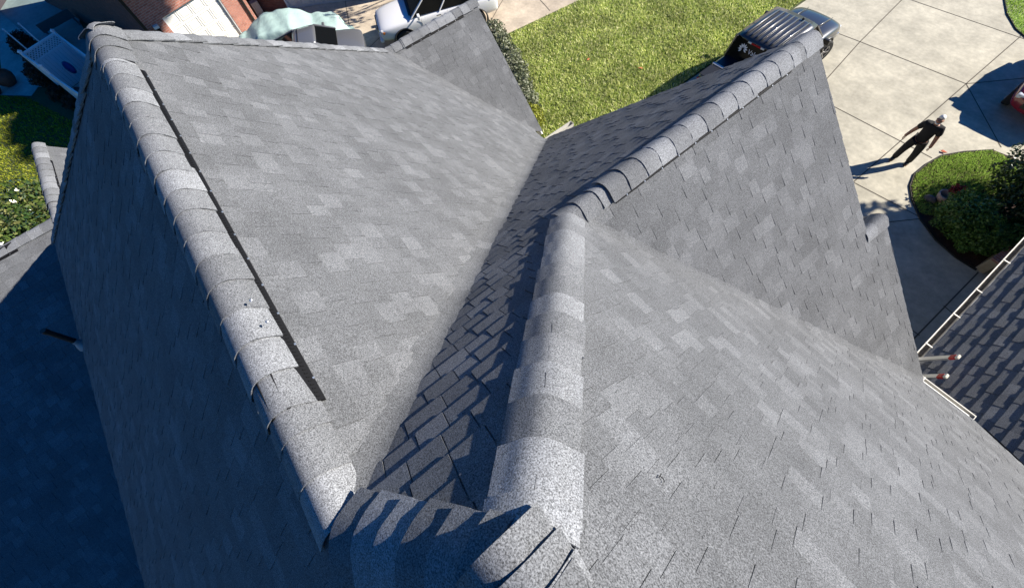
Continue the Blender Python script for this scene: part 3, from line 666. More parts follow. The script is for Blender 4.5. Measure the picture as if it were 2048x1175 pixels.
# roof of the neighbour house (mostly above the picture; its eave shades the wall)
q=MB(); ev=.42
pA=Vector((*gp(-.05),3.62))+dn*ev; pB=Vector((*gp(4.6),3.62))+dn*ev
q.add([pA,pB,pB-dn*4+Vector((0,0,2.6)),pA-dn*4+Vector((0,0,2.6)),pA-Vector((0,0,.14)),pB-Vector((0,0,.14)),pB-dn*4+Vector((0,0,2.4)),pA-dn*4+Vector((0,0,2.4))],[(0,1,2,3),(7,6,5,4),(0,4,5,1),(1,5,6,2),(2,6,7,3),(3,7,4,0)])
q.build('roof',SH,nb)
q=MB(); q.add([(gp(-.1)[0]-.2,gp(-.1)[1]-.2,5.62),(-36.3,-6.3,5.62),(-34,1.5,8.8),(-26.5,2.5,8.8)],[(0,1,2,3)]); q.add([(wp(0)[0],wp(0)[1],3.62),(wp(6.6)[0],wp(6.6)[1],3.62),(wp(6.6)[0]-3,wp(6.6)[1]+2.3,5.6),(wp(0)[0]-3,wp(0)[1]+2.3,5.6)],[(0,1,2,3)])
q.build('roof',SH,nb)
q=MB(); q.box((-24.75,2.62,.35),(.35,.35,.7)); tag(q.build('hose_box',mat('stone_tan',(.36,.32,.28),.8,noise=(12,.3)),None,bevel=.03),'small tan stone box in the shaded brick corner by the covered car','box')

# ------------------------------------------------------------------ white fence enclosure and yard things
FW=mat('vinyl_white',(.86,.86,.86),.45)
fe=thing('lattice_fence','white vinyl privacy fence with a lattice top around the utility yard','fence',(0,0,0))
def fpanel(a,b,H,lat=True):
    a=Vector((*a,0));b=Vector((*b,0));d=(b-a).normalized();L=(b-a).length; q=MB()
    hb=H-.48 if lat else H-.06
    n=int(L/.15)
    for i in range(n):
        s0=i*L/n+.004;s1=(i+1)*L/n-.004; q.bar(a+d*s0+Vector((0,0,hb/2)),a+d*s1+Vector((0,0,hb/2)),.022,hb)
    q.bar(a+Vector((0,0,hb+.02)),b+Vector((0,0,hb+.02)),.05,.07); q.bar(a+Vector((0,0,H-.02)),b+Vector((0,0,H-.02)),.06,.07)
    o=q.build('fence_panel',FW,fe)
    if lat:
        l=MB(); zz=(hb+.05,H-.05); hh=zz[1]-zz[0]; st=.125; k=-hh
        while k<L:
            for sg in (1,-1):
                s0,s1=(k,k+hh); z0,z1=(zz if sg>0 else zz[::-1])
                t0=max(0,-s0/hh); t1=min(1,(L-s0)/hh)
                if t1>t0+.02:
                    A_=a+d*(s0+t0*hh)+Vector((0,0,z0+(z1-z0)*t0)); B_=a+d*(s0+t1*hh)+Vector((0,0,z0+(z1-z0)*t1)); l.bar(A_,B_,.045,.010,up=d.cross(Vector((0,0,1))))
            k+=st
        l.build('lattice',FW,o)
    return o
f1=(-26.48,-6.48);f2=(-27.0,-5.05);f3=(-23.6,-4.2);f4=(-20.9,-4.75)
fpanel(f1,f2,1.82); fpanel(f2,f3,1.82,False); fpanel(f1,(-24.6,-5.93),1.82,False); fpanel((-24.6,-5.93),(-21.2,-4.9),1.55,False)
for p,H in ((f1,1.9),(f2,1.9),((-24.6,-5.93),1.9),(f3,1.9)):
    q=MB(); q.box((*p,H/2),(.12,.12,H)); q.lathe([(.1,0),(.08,.03),(0,.09)],(*p,H),4); q.build('post',FW,fe)
for i,(p,lab) in enumerate((((-29.1,-6.85),'left slim white pole standing beyond the lattice fence'),((-29.0,-6.2),'right slim white pole standing beyond the lattice fence'))):
    q=MB(); q.tube([(*p,0),(*p,1.9)],.03,8); q.lathe([(.05,0),(.02,.06)],(*p,1.88),8)
    tag(q.build('white_pole',FW,smooth=True),lab,'pole',group='slim poles beyond the fence')
def planks(name,label,loc,rz,col):
    t=thing(name,label,'kayak',loc,rz); q=MB()
    prof=[(-1.35,.02,.22),(-.9,.2,.12),(-.3,.28,.1),(.3,.28,.1),(.9,.2,.12),(1.35,.02,.22)]
    V=[];Fc=[]
    for x,w_,zb in prof: V+=[(x,-w_,.3),(x,-w_*.6,zb),(x,w_*.6,zb),(x,w_,.3)]
    for i in range(5):
        for k in range(3): o=i*4+k; Fc.append((o,o+1,o+5,o+4))
        Fc.append((i*4+3,i*4,i*4+4,i*4+7))
    q.add(V,Fc); q.build('hull',mat('kayak_'+name,col,.5),t,smooth=False)
    q=MB(); q.tube([(x,-w_,.31) for x,w_,z in prof],.018,6); q.tube([(x,w_,.31) for x,w_,z in prof],.018,6); split_build(q,'gunwale',mat('gunwale',(.35,.30,.26),.6),t); return t
planks('canoe','dark canoe lying inside the fence nearest its low panel',(-23.9,-5.45,.25),.3,(.02,.016,.015)); 
planks('rowing_boat','second dark boat inside the fence beside the pale sheeting',(-23.9,-5.12,.15),.33,(.03,.028,.026))
q=MB()
for a,b in (((-.4,0,.0),(-.4,0,.9)),((.4,0,0),(.4,0,.9)),((-.4,0,.9),(.4,0,.9)),((-.4,.45,0),(-.4,.45,.75)),((.4,.45,0),(.4,.45,.75)),((-.4,.45,.75),(.4,.45,.75)),((-.4,0,.9),(-.4,.45,.75)),((.4,0,.9),(.4,.45,.75))): q.bar(a,b,.07)
o=q.build('tube_stand',FW); o.location=(-23.1,-4.75,.4); o.rotation_euler=(0,0,.35); tag(o,'white open tube frame standing inside the fenced yard','frame')
q=MB(); q.lathe([(0,.10),(.16,.08),(.22,0),(.16,-.03),(0,-.03)],n=20); o=q.build('blue_lid',mat('blue_plastic',(.02,.035,.20),.4),smooth=True); o.location=(-25.9,-5.5,.95); o.scale=(1.3,.7,1); o.rotation_euler=(.3,.9,.3); tag(o,'small blue oval lid hung on the white fence boards','lid')
t=thing('kettle_grill','dark kettle grill in the corner of the fenced yard','grill',(-24.1,-4.75,0)); q=MB(); q.lathe([(0,.98),(.18,.94),(.28,.8),(.26,.66),(.14,.56),(0,.54)],n=20); q.build('bowl',BLACKP,t,smooth=True); q=MB()
for k in range(3): q.tube([(.16*math.cos(k*2.1),.16*math.sin(k*2.1),.6),(.3*math.cos(k*2.1),.3*math.sin(k*2.1),0)],.014,6)
split_build(q,'leg',GREYM,t)
sheet('yard_slab',[(-26.4,-6.4),(-26.9,-5.0),(-20.8,-3.6),(-20.6,-4.8)],.02,CONC2)
POT=mat('terracotta',(.20,.075,.045),.7,noise=(8,.25))
for p,s,lab in (((-29.2,-8.55),1.0,'large terracotta jar on the paved path at the left edge'),((-28.9,-9.25),.9,'second terracotta jar, half out of the picture at the left edge')):
    t=thing('terracotta_jar',lab,'jar',(*p,.012),group='terracotta jars on the path'); t.scale=(s,s,s); q=MB(); q.lathe([(.0,0),(.22,0),(.36,.18),(.42,.38),(.36,.56),(.22,.66),(.25,.72),(.20,.72),(.17,.64),(.3,.5),(.1,.2)],n=24); q.build('jar_body',POT,t,smooth=True); q=MB(); q.lathe([(0,.735),(.16,.735),(.17,.70),(0,.70)],n=18); q.build('jar_lid',mat('pale_stone',(.34,.33,.31),.7),t)
q=MB(); q.box((0,0,.42),(1.6,.5,.06)); q.box((-.7,0,.2),(.08,.45,.4)); q.box((.7,0,.2),(.08,.45,.4)); q.box((0,-.24,.62),(1.6,.06,.36)); o=q.build('garden_bench',mat('grey_teal_wood',(.10,.13,.13),.6)); o.location=(-31.9,-5.55,0); o.rotation_euler=(0,0,1.75); tag(o,'grey-green garden bench at the foot of the shaded brick wall','bench')
q=MB(); q.lathe([(0,.3),(.55,.3),(.6,.22),(.55,.0)],n=24); q.lathe([(.22,.31),(.3,.5),(.26,.62),(0,.64)],n=16); o=q.build('stone_fire_pit',mat('lilac_stone',(.24,.22,.24),.8),smooth=True); o.location=(-30.4,-6.15,0); tag(o,'round pale stone fire pit with a dark bowl beside the lattice fence','fire pit')
q=MB(); pts=[(-36.5,-9.3),(-37.2,-8.6),(-38.4,-8.0),(-40.2,-7.3),(-42,-6.2)]
for a,b in zip(pts,pts[1:]): q.bar((*a,.35),(*b,.35),.55,.7)
tag(q.build('curved_wall',mat('dark_wall',(.05,.04,.045),.85)),'dark curved garden wall in the far top left corner of the photo','wall')
q=MB(); q.box((0,0,.25),(.32,1.9,.5),0); q.box((0,0,.53),(.40,1.96,.06)); 
o=MB(); rw=thing('retaining_wall','low tan retaining wall with a red brick cap beside the mulch bed','wall',(2.80,13.45,0),-.13)
o.box((0,0,.24),(.22,1.9,.48)); o.build('wall_face',mat('stucco_tan',(.40,.33,.22),.9,noise=(9,.15)),rw,bevel=.01)
o=MB(); o.box((.06,0,.51),(.34,1.94,.06)); o.build('cap',BRICK,rw,uv=True)
q=MB(); q.lathe([(0,0),(.13,0),(.17,.12),(.19,.26),(.16,.26),(.13,.1)],n=18); pt=thing('flower_pot','pale flower pot with red blooms lying beside the rounded shrub','flower pot',(.86,13.98,.02)); o=q.build('pot',mat('pot_pale',(.48,.34,.27),.7),pt,smooth=True)
foliage('flowers',[(.14,.2,.35,.22,.22,.16)],500,.035,leaf_mat('red_bloom',[(.18,.015,.02),(.32,.04,.05),(.22,.06,.05)],.6,.3,.2),pt,91)
q=MB(); q.lathe([(0,.16),(.1,.13),(.15,.05),(.13,0)],n=10); o=q.build('rock',mat('rock_grey',(.14,.12,.11),.9,noise=(8,.4)),smooth=True); o.location=(.66,13.78,.0); o.scale=(1.2,.8,1); tag(o,'small grey-brown rock between the flower pot and the driveway','rock')
for p,lab,cl in (((-.02,15.75),'small orange-red leaf on the concrete near the grass patch tip',(.6,.12,.05)),((-3.2,24.2),'dark fallen leaf on the concrete at the upper right',(.06,.05,.05)),((-9.2,12.2),'orange fallen leaf lying in the middle of the front lawn',(.5,.17,.06)),((-11.0,11.2),'pale tan fallen leaf on the front lawn near the hedge',(.5,.36,.2))):
    q=MB(); q.add([(-.09,0,.0),(-.03,-.05,.03),(.05,-.035,.015),(.10,.01,.04),(.03,.05,.01),(-.04,.04,.035)],[(0,1,2,3,4,5)]); q.add([(-.14,0,0),(-.09,-.004,.01),(-.09,.004,.01)],[(0,1,2)]); o=q.build('fallen_leaf',mat('leaf_%.2f'%cl[0],cl,.7)); o.location=(*p,.02 if p[0]>-5 else .06); o.rotation_euler=(0,0,p[0]*3); o.scale=(1.0,1.0,1.0); tag(o,lab,'leaf',group='fallen leaves')

# ------------------------------------------------------------------ vehicles (local: x forward, y left, z up)
TYRE=mat('tyre',(.018,.018,.018),.85); RIM=mat('rim',(.42,.42,.43),.3,metal=.8); GLASS=mat('car_glass',(.005,.006,.007),.08,spec=.14); CHROME=mat('chrome',(.6,.6,.6),.12,metal=1.0)
BLK=mat('car_black',(.014,.014,.015),.45); LAMP=mat('headlamp',(.62,.64,.66),.08,spec=.9); RED=mat('lamp_red',(.30,.01,.012),.2)
def loft(st,name,ma,parent,cuts=(),sub=2):
    """st: (x, half width, z bottom, z shoulder, z top, crown)"""
    V=[];Fc=[]
    for x,w_,zb,zs,zt,cr in st:
        zm=(zb+zs)/2
        half=[(0,zb),(.72*w_,zb),(.95*w_,zb+.08),(w_,zm),(.985*w_,zs),(.90*w_,zt-.02),(.55*w_,zt+cr*.7),(0,zt+cr)]
        ring=half+[(-y,z) for y,z in half[-2:0:-1]]; V+=[(x,y,z) for y,z in ring]
    n=len(ring)
    for i in range(len(st)-1):
        for k in range(n): Fc.append((i*n+k,(i+1)*n+k,(i+1)*n+(k+1)%n,i*n+(k+1)%n))
    for base,fl in ((0,False),((len(st)-1)*n,True)):
        # close the end with a strip of quads
        for k in range(7):
            a,b,c_,d=base+k,base+k+1,base+(n-k-1)%n,base+(n-k)%n
            f=[x for x in (a,b,c_,d)]; f=list(dict.fromkeys(f))
            if len(f)>2: Fc.append(tuple(f if not fl else f[::-1]))
    q=MB(); q.add(V,Fc); o=q.build(name,ma,parent,smooth=True)
    bm=bmesh.new(); bm.from_mesh(o.data); bmesh.ops.recalc_face_normals(bm,faces=bm.faces); bm.to_mesh(o.data); bm.free()
    md=o.modifiers.new('s','SUBSURF'); md.levels=sub; md.render_levels=sub
    cs=[]
    for (x,z,r_) in cuts:
        cq=MB(); cq.lathe([(0,-3),(r_,-3),(r_,3),(0,3)],n=28,M=Matrix.Rotation(R(90),3,'X')); co=cq.build('cut',BLK); co.location=(x,0,z); cs.append(co)
        bm=bmesh.new(); bm.from_mesh(co.data); bmesh.ops.remove_doubles(bm,verts=bm.verts,dist=1e-5); bmesh.ops.recalc_face_normals(bm,faces=bm.faces); bm.to_mesh(co.data); bm.free()
    par=o.parent; ml=Matrix.Identity(4)
    if cs:
        o.parent=None
        apply_mods(o)
        for co in cs:
            # keep only the outer parts of the arch: the cutter spans the full width
            b=o.modifiers.new('b','BOOLEAN'); b.object=co; b.operation='DIFFERENCE'; b.solver='EXACT'; apply_mods(o)
        for co in cs: me=co.data; bpy.data.objects.remove(co); bpy.data.meshes.remove(me)
        for p in o.data.polygons:p.use_smooth=True
        o.data.set_sharp_from_angle(angle=R(40))
        o.parent=par
    else: apply_mods(o)
    return o
def wheel(par,x,y,r_,w_=.25,steer=0.0,spokes=6):
    sg=1 if y>0 else -1; Mx=Matrix.Rotation(steer,3,'Z')@Matrix.Rotation(R(-90)*sg,3,'X'); q=MB()
    q.lathe([(r_*.62,-w_/2),(r_*.9,-w_/2),(r_,-w_*.36),(r_,w_*.36),(r_*.9,w_/2),(r_*.62,w_/2),(r_*.62,-w_/2)],(x,y,r_),28,Mx); o=q.build('wheel',TYRE,par,smooth=True); o.data.set_sharp_from_angle(angle=R(40))
    k=MB(); k.lathe([(r_*.64,w_*.40),(r_*.64,w_*.48),(r_*.57,w_*.46),(r_*.55,w_*.2),(r_*.2,w_*.18),(0,w_*.2)],(x,y,r_),24,Mx)
    rm=k.build('rim',BLK if False else mat('rim_dark',(.10,.10,.105),.4,metal=.6),o,smooth=True)
    k=MB()
    for i in range(spokes):
        a=2*math.pi*i/spokes; p0=Mx@Vector((0.05*math.cos(a),.05*math.sin(a),w_*.42)); p1=Mx@Vector((r_*.6*math.cos(a),r_*.6*math.sin(a),w_*.44)); k.bar(Vector((x,y,r_))+p0,Vector((x,y,r_))+p1,.055,.03)
    k.lathe([(r_*.58,w_*.46),(r_*.64,w_*.50),(r_*.66,w_*.44)],(x,y,r_),24,Mx); k.lathe([(.07,w_*.40),(.07,w_*.47),(0,w_*.48)],(x,y,r_),12,Mx)
    k.build('spokes',RIM,o)
    return o
def cabin(par,xb0,xb1,xt0,xt1,wb_,wt,zb,zt,paint,roofst=None,pil=()):
    """glass house between the belt (xb0..xb1) and the roof (xt0..xt1)"""
    q=MB(); P=[]
    for x0,x1,w_,z in ((xb0,xb1,wb_,zb),(xt0,xt1,wt,zt-.03)): P+=[(x0,-w_,z),(x1,-w_*.97,z),(x1,w_*.97,z),(x0,w_,z)]
    q.add(P,[(0,1,5,4),(1,2,6,5),(2,3,7,6),(3,0,4,7),(4,5,6,7)]); g=q.build('window_glass',GLASS,par)
    k=MB()
    def L_(s,t):   # point on the side at belt fraction s, roof fraction t
        return None
    for sg in (-1,1):
        for fb,ft in ((0,0),(1,1))+tuple(pil):
            a=Vector((xb0+(xb1-xb0)*fb,sg*(wb_*(1-.03*fb)+.006),zb-.02)); b=Vector((xt0+(xt1-xt0)*ft,sg*(wt*(1-.03*ft)+.006),zt-.02)); k.bar(a,b,.085 if (fb,ft) in ((0,0),(1,1)) else .06,.05)
        k.bar((xt0,sg*(wt+.0),zt-.035),(xt1,sg*(wt*.97+.0),zt-.035),.07,.06)
    split_build(k,'pillar',paint,par,bevel=.012)
    return g
def roofpanel(par,xt0,xt1,wt,zt,paint,th=.05,crown=.035):
    V=[];Fc=[];nx,ny=9,9
    for i in range(nx):
        for j in range(ny):
            u=-1+2*i/(nx-1);v=-1+2*j/(ny-1); ru=1-.07*abs(v)**4; rv=1-.05*abs(u)**4
            V.append(((xt0+xt1)/2+(xt1-xt0)/2*1.03*u*ru,wt*1.03*v*rv,zt+crown*(1-u*u*.8)*(1-v*v*.9)-.02*max(abs(u),abs(v))**6))
    for i in range(nx-1):
        for j in range(ny-1): o=i*ny+j; Fc.append((o,o+ny,o+ny+1,o+1))
    q=MB(); q.add(V,Fc); o=q.build('roof',paint,par,smooth=True); md=o.modifiers.new('so','SOLIDIFY'); md.thickness=th; md.offset=-1
    return o
def mirrors(par,x,y,z,ma):
    for sg in (-1,1):
        q=MB(); q.bar((x,sg*(y-.05),z-.02),(x,sg*(y+.14),z),.05,.05); q.box((x+.0,sg*(y+.22),z+.03),(.11,.22,.17)); q.build('mirror',ma,par,bevel=.03)
# ---- dark grey pickup truck
PG=mat('paint_grey',(.050,.052,.057),.34,metal=.4,coat=.7)
t=thing('pickup_truck','dark grey pickup truck with a ribbed roof and white decals on its rear window','truck',(-5.96,15.03,0),R(90.5))
st=[(-2.86,.86,.50,.95,1.10,0),(-2.82,.92,.46,.98,1.16,0),(-2.4,.95,.42,1.0,1.18,0),(-1.45,.955,.40,1.0,1.19,0),(-.5,.955,.38,1.0,1.18,.0),(.6,.955,.38,1.0,1.16,.0),(1.25,.95,.38,.98,1.14,.03),(1.9,.94,.38,.96,1.11,.06),(2.45,.90,.40,.92,1.02,.07),(2.66,.82,.42,.86,.94,.05),(2.76,.74,.44,.80,.86,.02)]
loft(st,'body',PG,t,cuts=((1.72,.40,.50),(-1.78,.40,.50)))
cabin(t,-1.60,1.28,-1.42,.58,.84,.74,1.16,1.84,PG,pil=((.43,.40),))
roofpanel(t,-1.42,.62,.76,1.86,PG,crown=.045)
q=MB()
for k in range(7):
    y=-.54+k*.18; q.tube([(-1.30,y,1.885),(-1.22,y,1.913),(-.4,y,1.925),(.38,y,1.912),(.46,y,1.88)],[.004,.030,.030,.026,.004],8)
split_build(q,'roof_rib',PG,t,smooth=True)
q=MB(); q.box((-2.13,0,1.175),(1.30,1.56,.03)); q.build('bed_cover',mat('tonneau',(.010,.012,.02),.35),t,bevel=.01)
q=MB(); q.box((-2.24,0,1.215),(.10,1.62,.05)); q.build('cross_bar',mat('bar_silver',(.5,.5,.5),.4,metal=.3),t,bevel=.01)
q=MB(); q.box((-2.62,0,1.20),(.60,1.6,.02)); q.build('bed_liner',BLK,t)
for y in (-.35,.35):
    q=MB(); q.bar((1.24,y-.3,1.20),(1.30,y+.28,1.21),.03,.02); q.build('wiper',BLK,t)
q=MB(); q.bar((1.22,-.78,1.175),(1.22,.78,1.175),.10,.03); q.build('cowl',BLK,t)
q=MB()
V=[(x,-.74+k*.0225,1.183+(.014 if k%2 else 0)) for k in range(67) for x in (1.26,1.33)]; q.add(V,[(2*k,2*k+1,2*k+3,2*k+2) for k in range(66)])
q.build('cowl_grille',mat('cowl_light',(.55,.55,.55),.4),t)
q=MB()
for sg in (-1,1): q.tube([(1.30,sg*.42,1.165),(1.9,sg*.45,1.172),(2.5,sg*.46,1.085)],[.012,.02,.012],8)
split_build(q,'hood_crease',PG,t,smooth=True)
q=MB(); q.box((2.75,0,.72),(.10,1.2,.26)); q.build('grille',BLK,t,bevel=.02); q=MB(); q.box((2.72,0,.50),(.22,1.66,.16)); q.build('bumper',CHROME,t,bevel=.04)
for sg in (-1,1):
    q=MB(); q.box((2.62,sg*.70,.80),(.18,.22,.16)); q.build('headlight',LAMP,t,bevel=.04); q=MB(); q.box((-2.83,sg*.80,.86),(.10,.14,.3)); q.build('taillight',RED,t,bevel=.02)
    for x in (.1,-.95): q=MB(); q.box((x,sg*.962,.98),(.16,.03,.03)); q.build('door_handle',CHROME,t,bevel=.008)
mirrors(t,.98,.90,1.22,BLK)
for x in (1.72,-1.78):
    for sg in (-1,1):
        wheel(t,x,sg*.87,.42,.28,steer=(R(-14) if x>0 else 0)); q=MB(); q.lathe([(.51,-.10),(.53,.02),(.49,.04),(.47,-.10)],(x,sg*.93,.40),28,Matrix.Rotation(R(-90)*sg,3,'X')); q.build('wheel_arch',BLK,t,smooth=True)
q=MB(); q.box((-1.0,.0,1.905),(.05,.05,.02)); q.box((-1.445,0,1.80),(.05,.34,.05)); q.build('brake_light',RED,t); q=MB()
for sg in (-1,1): q.box((-1.447,sg*.23,1.80),(.05,.12,.05))
split_build(q,'cargo_light',LAMP,t)
antn=MB(); antn.lathe([(.05,0),(.03,.05),(0,.06)],(.42,-.30,1.90),10); antn.build('antenna',BLK,t)
def decal(par,txt,size,loc,ax,ay,ma,name='lettering'):
    cu=bpy.data.curves.new('txt','FONT'); cu.body=txt; cu.size=size; cu.extrude=.002; cu.align_x='CENTER'
    o=bpy.data.objects.new('txt',cu); C.objects.link(o); dg=bpy.context.evaluated_depsgraph_get(); dg.update()
    me=bpy.data.meshes.new_from_object(o.evaluated_get(dg)); bpy.data.objects.remove(o); bpy.data.curves.remove(cu)
    ax=Vector(ax).normalized();ay=Vector(ay).normalized();az=ax.cross(ay)
    for v in me.vertices: p=v.co.copy(); v.co=Vector(loc)+ax*p.x+ay*p.y+az*p.z
    me.materials.clear(); me.materials.append(ma); me.name=name; o=bpy.data.objects.new(name,me); C.objects.link(o); o.parent=par; return o
DW=mat('decal_white',(.75,.76,.8),.5)
gb=Vector((-1.60,0,1.16));gt_=Vector((-1.42,0,1.81)); gy=(gt_-gb).normalized(); gn=Vector((0,-1,0)).cross(gy); gx=Vector((0,-1,0))
if gn.x>0: gn=-gn
base=gb.lerp(gt_,.50)+gn*.012
decal(t,'Valor',.20,base+gx*.06,gx,gy,DW)
q=MB(); ctr=gb.lerp(gt_,.60)+gn*.012-gx*.36
for k in range(9):
    a=R(-35+k*31); d1=gx*math.cos(a)+gy*math.sin(a); d2=gx*math.cos(a+.5)+gy*math.sin(a+.5); dm=gx*math.cos(a+.22)+gy*math.sin(a+.22)
    q.add([ctr+d1*.03,ctr+d1*.12,ctr+dm*.165,ctr+d2*.10,ctr+d1*.03+gn*.002,ctr+d1*.12+gn*.002,ctr+dm*.165+gn*.002,ctr+d2*.10+gn*.002],[(4,5,6,7),(3,2,1,0),(0,1,5,4),(1,2,6,5),(2,3,7,6),(3,0,4,7)])
q.build('emblem',DW,t)
ld=thing('hitch_rack','silver tubular rack carried behind the grey pickup truck','rack',(-6.05,11.75,0),0)
q=MB(); q.bar((-.55,.35,1.05),(-.75,-.75,1.02),.07,.05); q.bar((-.28,.35,1.05),(-.48,-.75,1.02),.07,.05)
for k in range(4): q.bar((-.60-.045*k*1.0,.2-.28*k,1.05),(-.32-.045*k,.2-.28*k,1.05),.04,.04)
q.build('rails',mat('bar_silver2',(.6,.6,.6),.3,metal=.5),ld); q=MB(); q.tube([(-.5,.35,1.05),(-.35,.5,.55),(0,.55,.5)],.03,8); q.tube([(-.45,-.1,1.03),(-.45,-.1,.02)],.025,8); q.build('support',BLK,ld)
# ---- white SUV
PW=mat('paint_white',(.80,.80,.80),.25,coat=.7)
sh=math.atan2(-.93,-.37)
t=thing('white_suv','large white SUV parked on the tan neighbour driveway behind the far gable','SUV',(-17.32,8.28,0),sh)
st=[(-2.55,.86,.52,1.0,1.18,0),(-2.50,.95,.48,1.04,1.24,0),(-2.0,1.0,.44,1.06,1.26,0),(-.9,1.005,.42,1.06,1.25,0),(.3,1.005,.42,1.05,1.22,.0),(1.0,1.0,.42,1.03,1.18,.03),(1.7,.98,.42,1.0,1.13,.05),(2.25,.93,.44,.95,1.05,.06),(2.48,.85,.46,.88,.98,.04),(2.56,.78,.48,.84,.92,.0)]
loft(st,'body',PW,t,cuts=((1.55,.41,.49),(-1.52,.41,.49)))
cabin(t,-2.38,1.12,-2.15,.30,.93,.78,1.20,1.88,PW,pil=((.24,.22),(.66,.60)))
roofpanel(t,-2.2,.32,.80,1.90,PW)
for sg in (-1,1):
    q=MB(); q.tube([(-2.0,sg*.68,1.93),(-1.9,sg*.68,1.975),(0,sg*.68,1.975),(.1,sg*.68,1.93)],.02,8); q.build('roof_rail',CHROME,t,smooth=True)
    q=MB(); q.box((2.36,sg*.72,.88),(.26,.26,.17)); q.build('headlight',LAMP,t,bevel=.05); q=MB(); q.box((2.30,sg*.86,.86),(.2,.05,.1)); q.build('turn_signal',mat('amber',(.5,.18,.05),.2),t,bevel=.01)
    q=MB(); q.box((2.50,sg*.62,.56),(.12,.2,.09)); q.build('fog_light',BLK,t,bevel=.02)
    for x in (.0,-1.0): q=MB(); q.box((x,sg*1.02,1.08),(.20,.035,.035)); q.build('door_handle',CHROME,t,bevel=.01)
    q=MB()
    for x in (.72,-.42,-1.40): q.bar((x,sg*1.004,.52),(x+.02,sg*.985,1.16),.012,.012)
    split_build(q,'door_seam',mat('seam',(.25,.25,.26),.8),t)
    for x in (1.55,-1.52):
        wheel(t,x,sg*.87,.41,.27,steer=.0); q=MB(); q.lathe([(.49,-.10),(.52,.02),(.475,.03),(.46,-.10)],(x,sg*.975,.41),28,Matrix.Rotation(R(-90)*sg,3,'X')); q.build('wheel_arch',mat('arch_grey',(.05,.05,.052),.6),t,smooth=True)
q=MB(); q.box((2.52,0,.84),(.08,1.06,.20)); q.build('grille',BLK,t,bevel=.02); q=MB()
for k in range(4): q.box((2.565,0,.77+.045*k),(.03,1.06,.018))
split_build(q,'grille_bar',CHROME,t); q=MB(); q.box((2.53,0,.56),(.16,1.7,.14)); q.build('bumper',PW,t,bevel=.05)
mirrors(t,.82,.95,1.27,PW)
q=MB(); q.bar((1.14,-.75,1.235),(1.14,.75,1.235),.10,.02); q.build('cowl',BLK,t)
# ---- car under a pale green cover
cp=thing('covered_car','car under a pale mint-green fabric cover by the garage doors','car',(-20.75,2.85,0),R(66))
def cov_h(x,y):
    ax=abs(x)/2.32; ay=abs(y)/.93
    if x>1.05: top=.86+.10*(2.3-x)/1.25
    elif x>.35: top=.97+(1.36-.97)*((1.05-x)/.7)
    elif x>-.95: top=1.40-.05*((x+.3)/.9)**2
    elif x>-1.75: top=1.0+(1.37-1.0)*((x+1.75)/.8)
    else: top=.98
    r=max(ax**5+ay**4.2,0)
    wr=.018*math.sin(x*9+y*3)+.005*math.sin(y*13-x*5+1)
    side=1/(1+math.exp((r-1.0)*8.5))
    wr+=.035*math.sin(math.atan2(y,x*.5)*23)*math.exp(-((r-1.1)/.6)**2)
    return max(.03,top*side/.985+wr)
q=MB(); V=[];Fc=[]; nx,ny=90,56
for i in range(nx):
    for j in range(ny):
        u=-1+2*i/(nx-1);v=-1+2*j/(ny-1); x=2.62*u;y=1.16*v
        x*=(1-.10*abs(v)**4); y*=(1-.16*abs(u)**4); z=cov_h(x,y)
        if max(abs(u),abs(v))>.985: z=.02
        V.append((x,y,z))
for i in range(nx-1):
    for j in range(ny-1): o=i*ny+j; Fc.append((o,o+ny,o+ny+1,o+1))
q.add(V,Fc); o=q.build('car_cover',mat('mint_cover',(.33,.45,.42),.75,bump=(7,.4,.04),noise=(2,.04)),cp,smooth=True)
for sg in (-1,1):
    for x in (1.4,-1.4): wheel(cp,x,sg*.72,.31,.2)
# ---- silver car in front of it
PS=mat('paint_silver',(.20,.205,.215),.34,metal=.5,coat=.6)
t=thing('silver_car','silver car with dark glass, half hidden by the roof, before the covered car','car',(-18.85,3.0,0),R(68))
st=[(-2.25,.80,.40,.82,.96,0),(-2.18,.88,.36,.86,1.02,0),(-1.5,.91,.32,.88,1.03,0),(-.5,.92,.30,.88,1.0,0),(.5,.92,.30,.88,.98,0),(1.1,.91,.30,.84,.95,.03),(1.7,.88,.32,.78,.86,.05),(2.12,.80,.34,.70,.76,.03),(2.22,.70,.36,.66,.70,0)]
loft(st,'body',PS,t,cuts=((1.36,.32,.40),(-1.34,.32,.40)))
cabin(t,-2.1,1.2,-.40,.48,.84,.66,.98,1.42,PS,pil=((.6,.35),))
roofpanel(t,-.42,.50,.67,1.43,PS)
q=MB(); q.box((-.2,0,1.472),(.03,1.1,.006)); q.build('roof_seam',BLK,t)
for sg in (-1,1):
    for x in (1.36,-1.34): wheel(t,x,sg*.80,.32,.2)
    q=MB(); q.box((2.08,sg*.60,.66),(.18,.24,.12)); q.build('headlight',LAMP,t,bevel=.04); q=MB(); q.box((-2.2,sg*.66,.86),(.1,.24,.12)); q.build('taillight',RED,t,bevel=.02)
mirrors(t,.75,.86,1.03,PS)
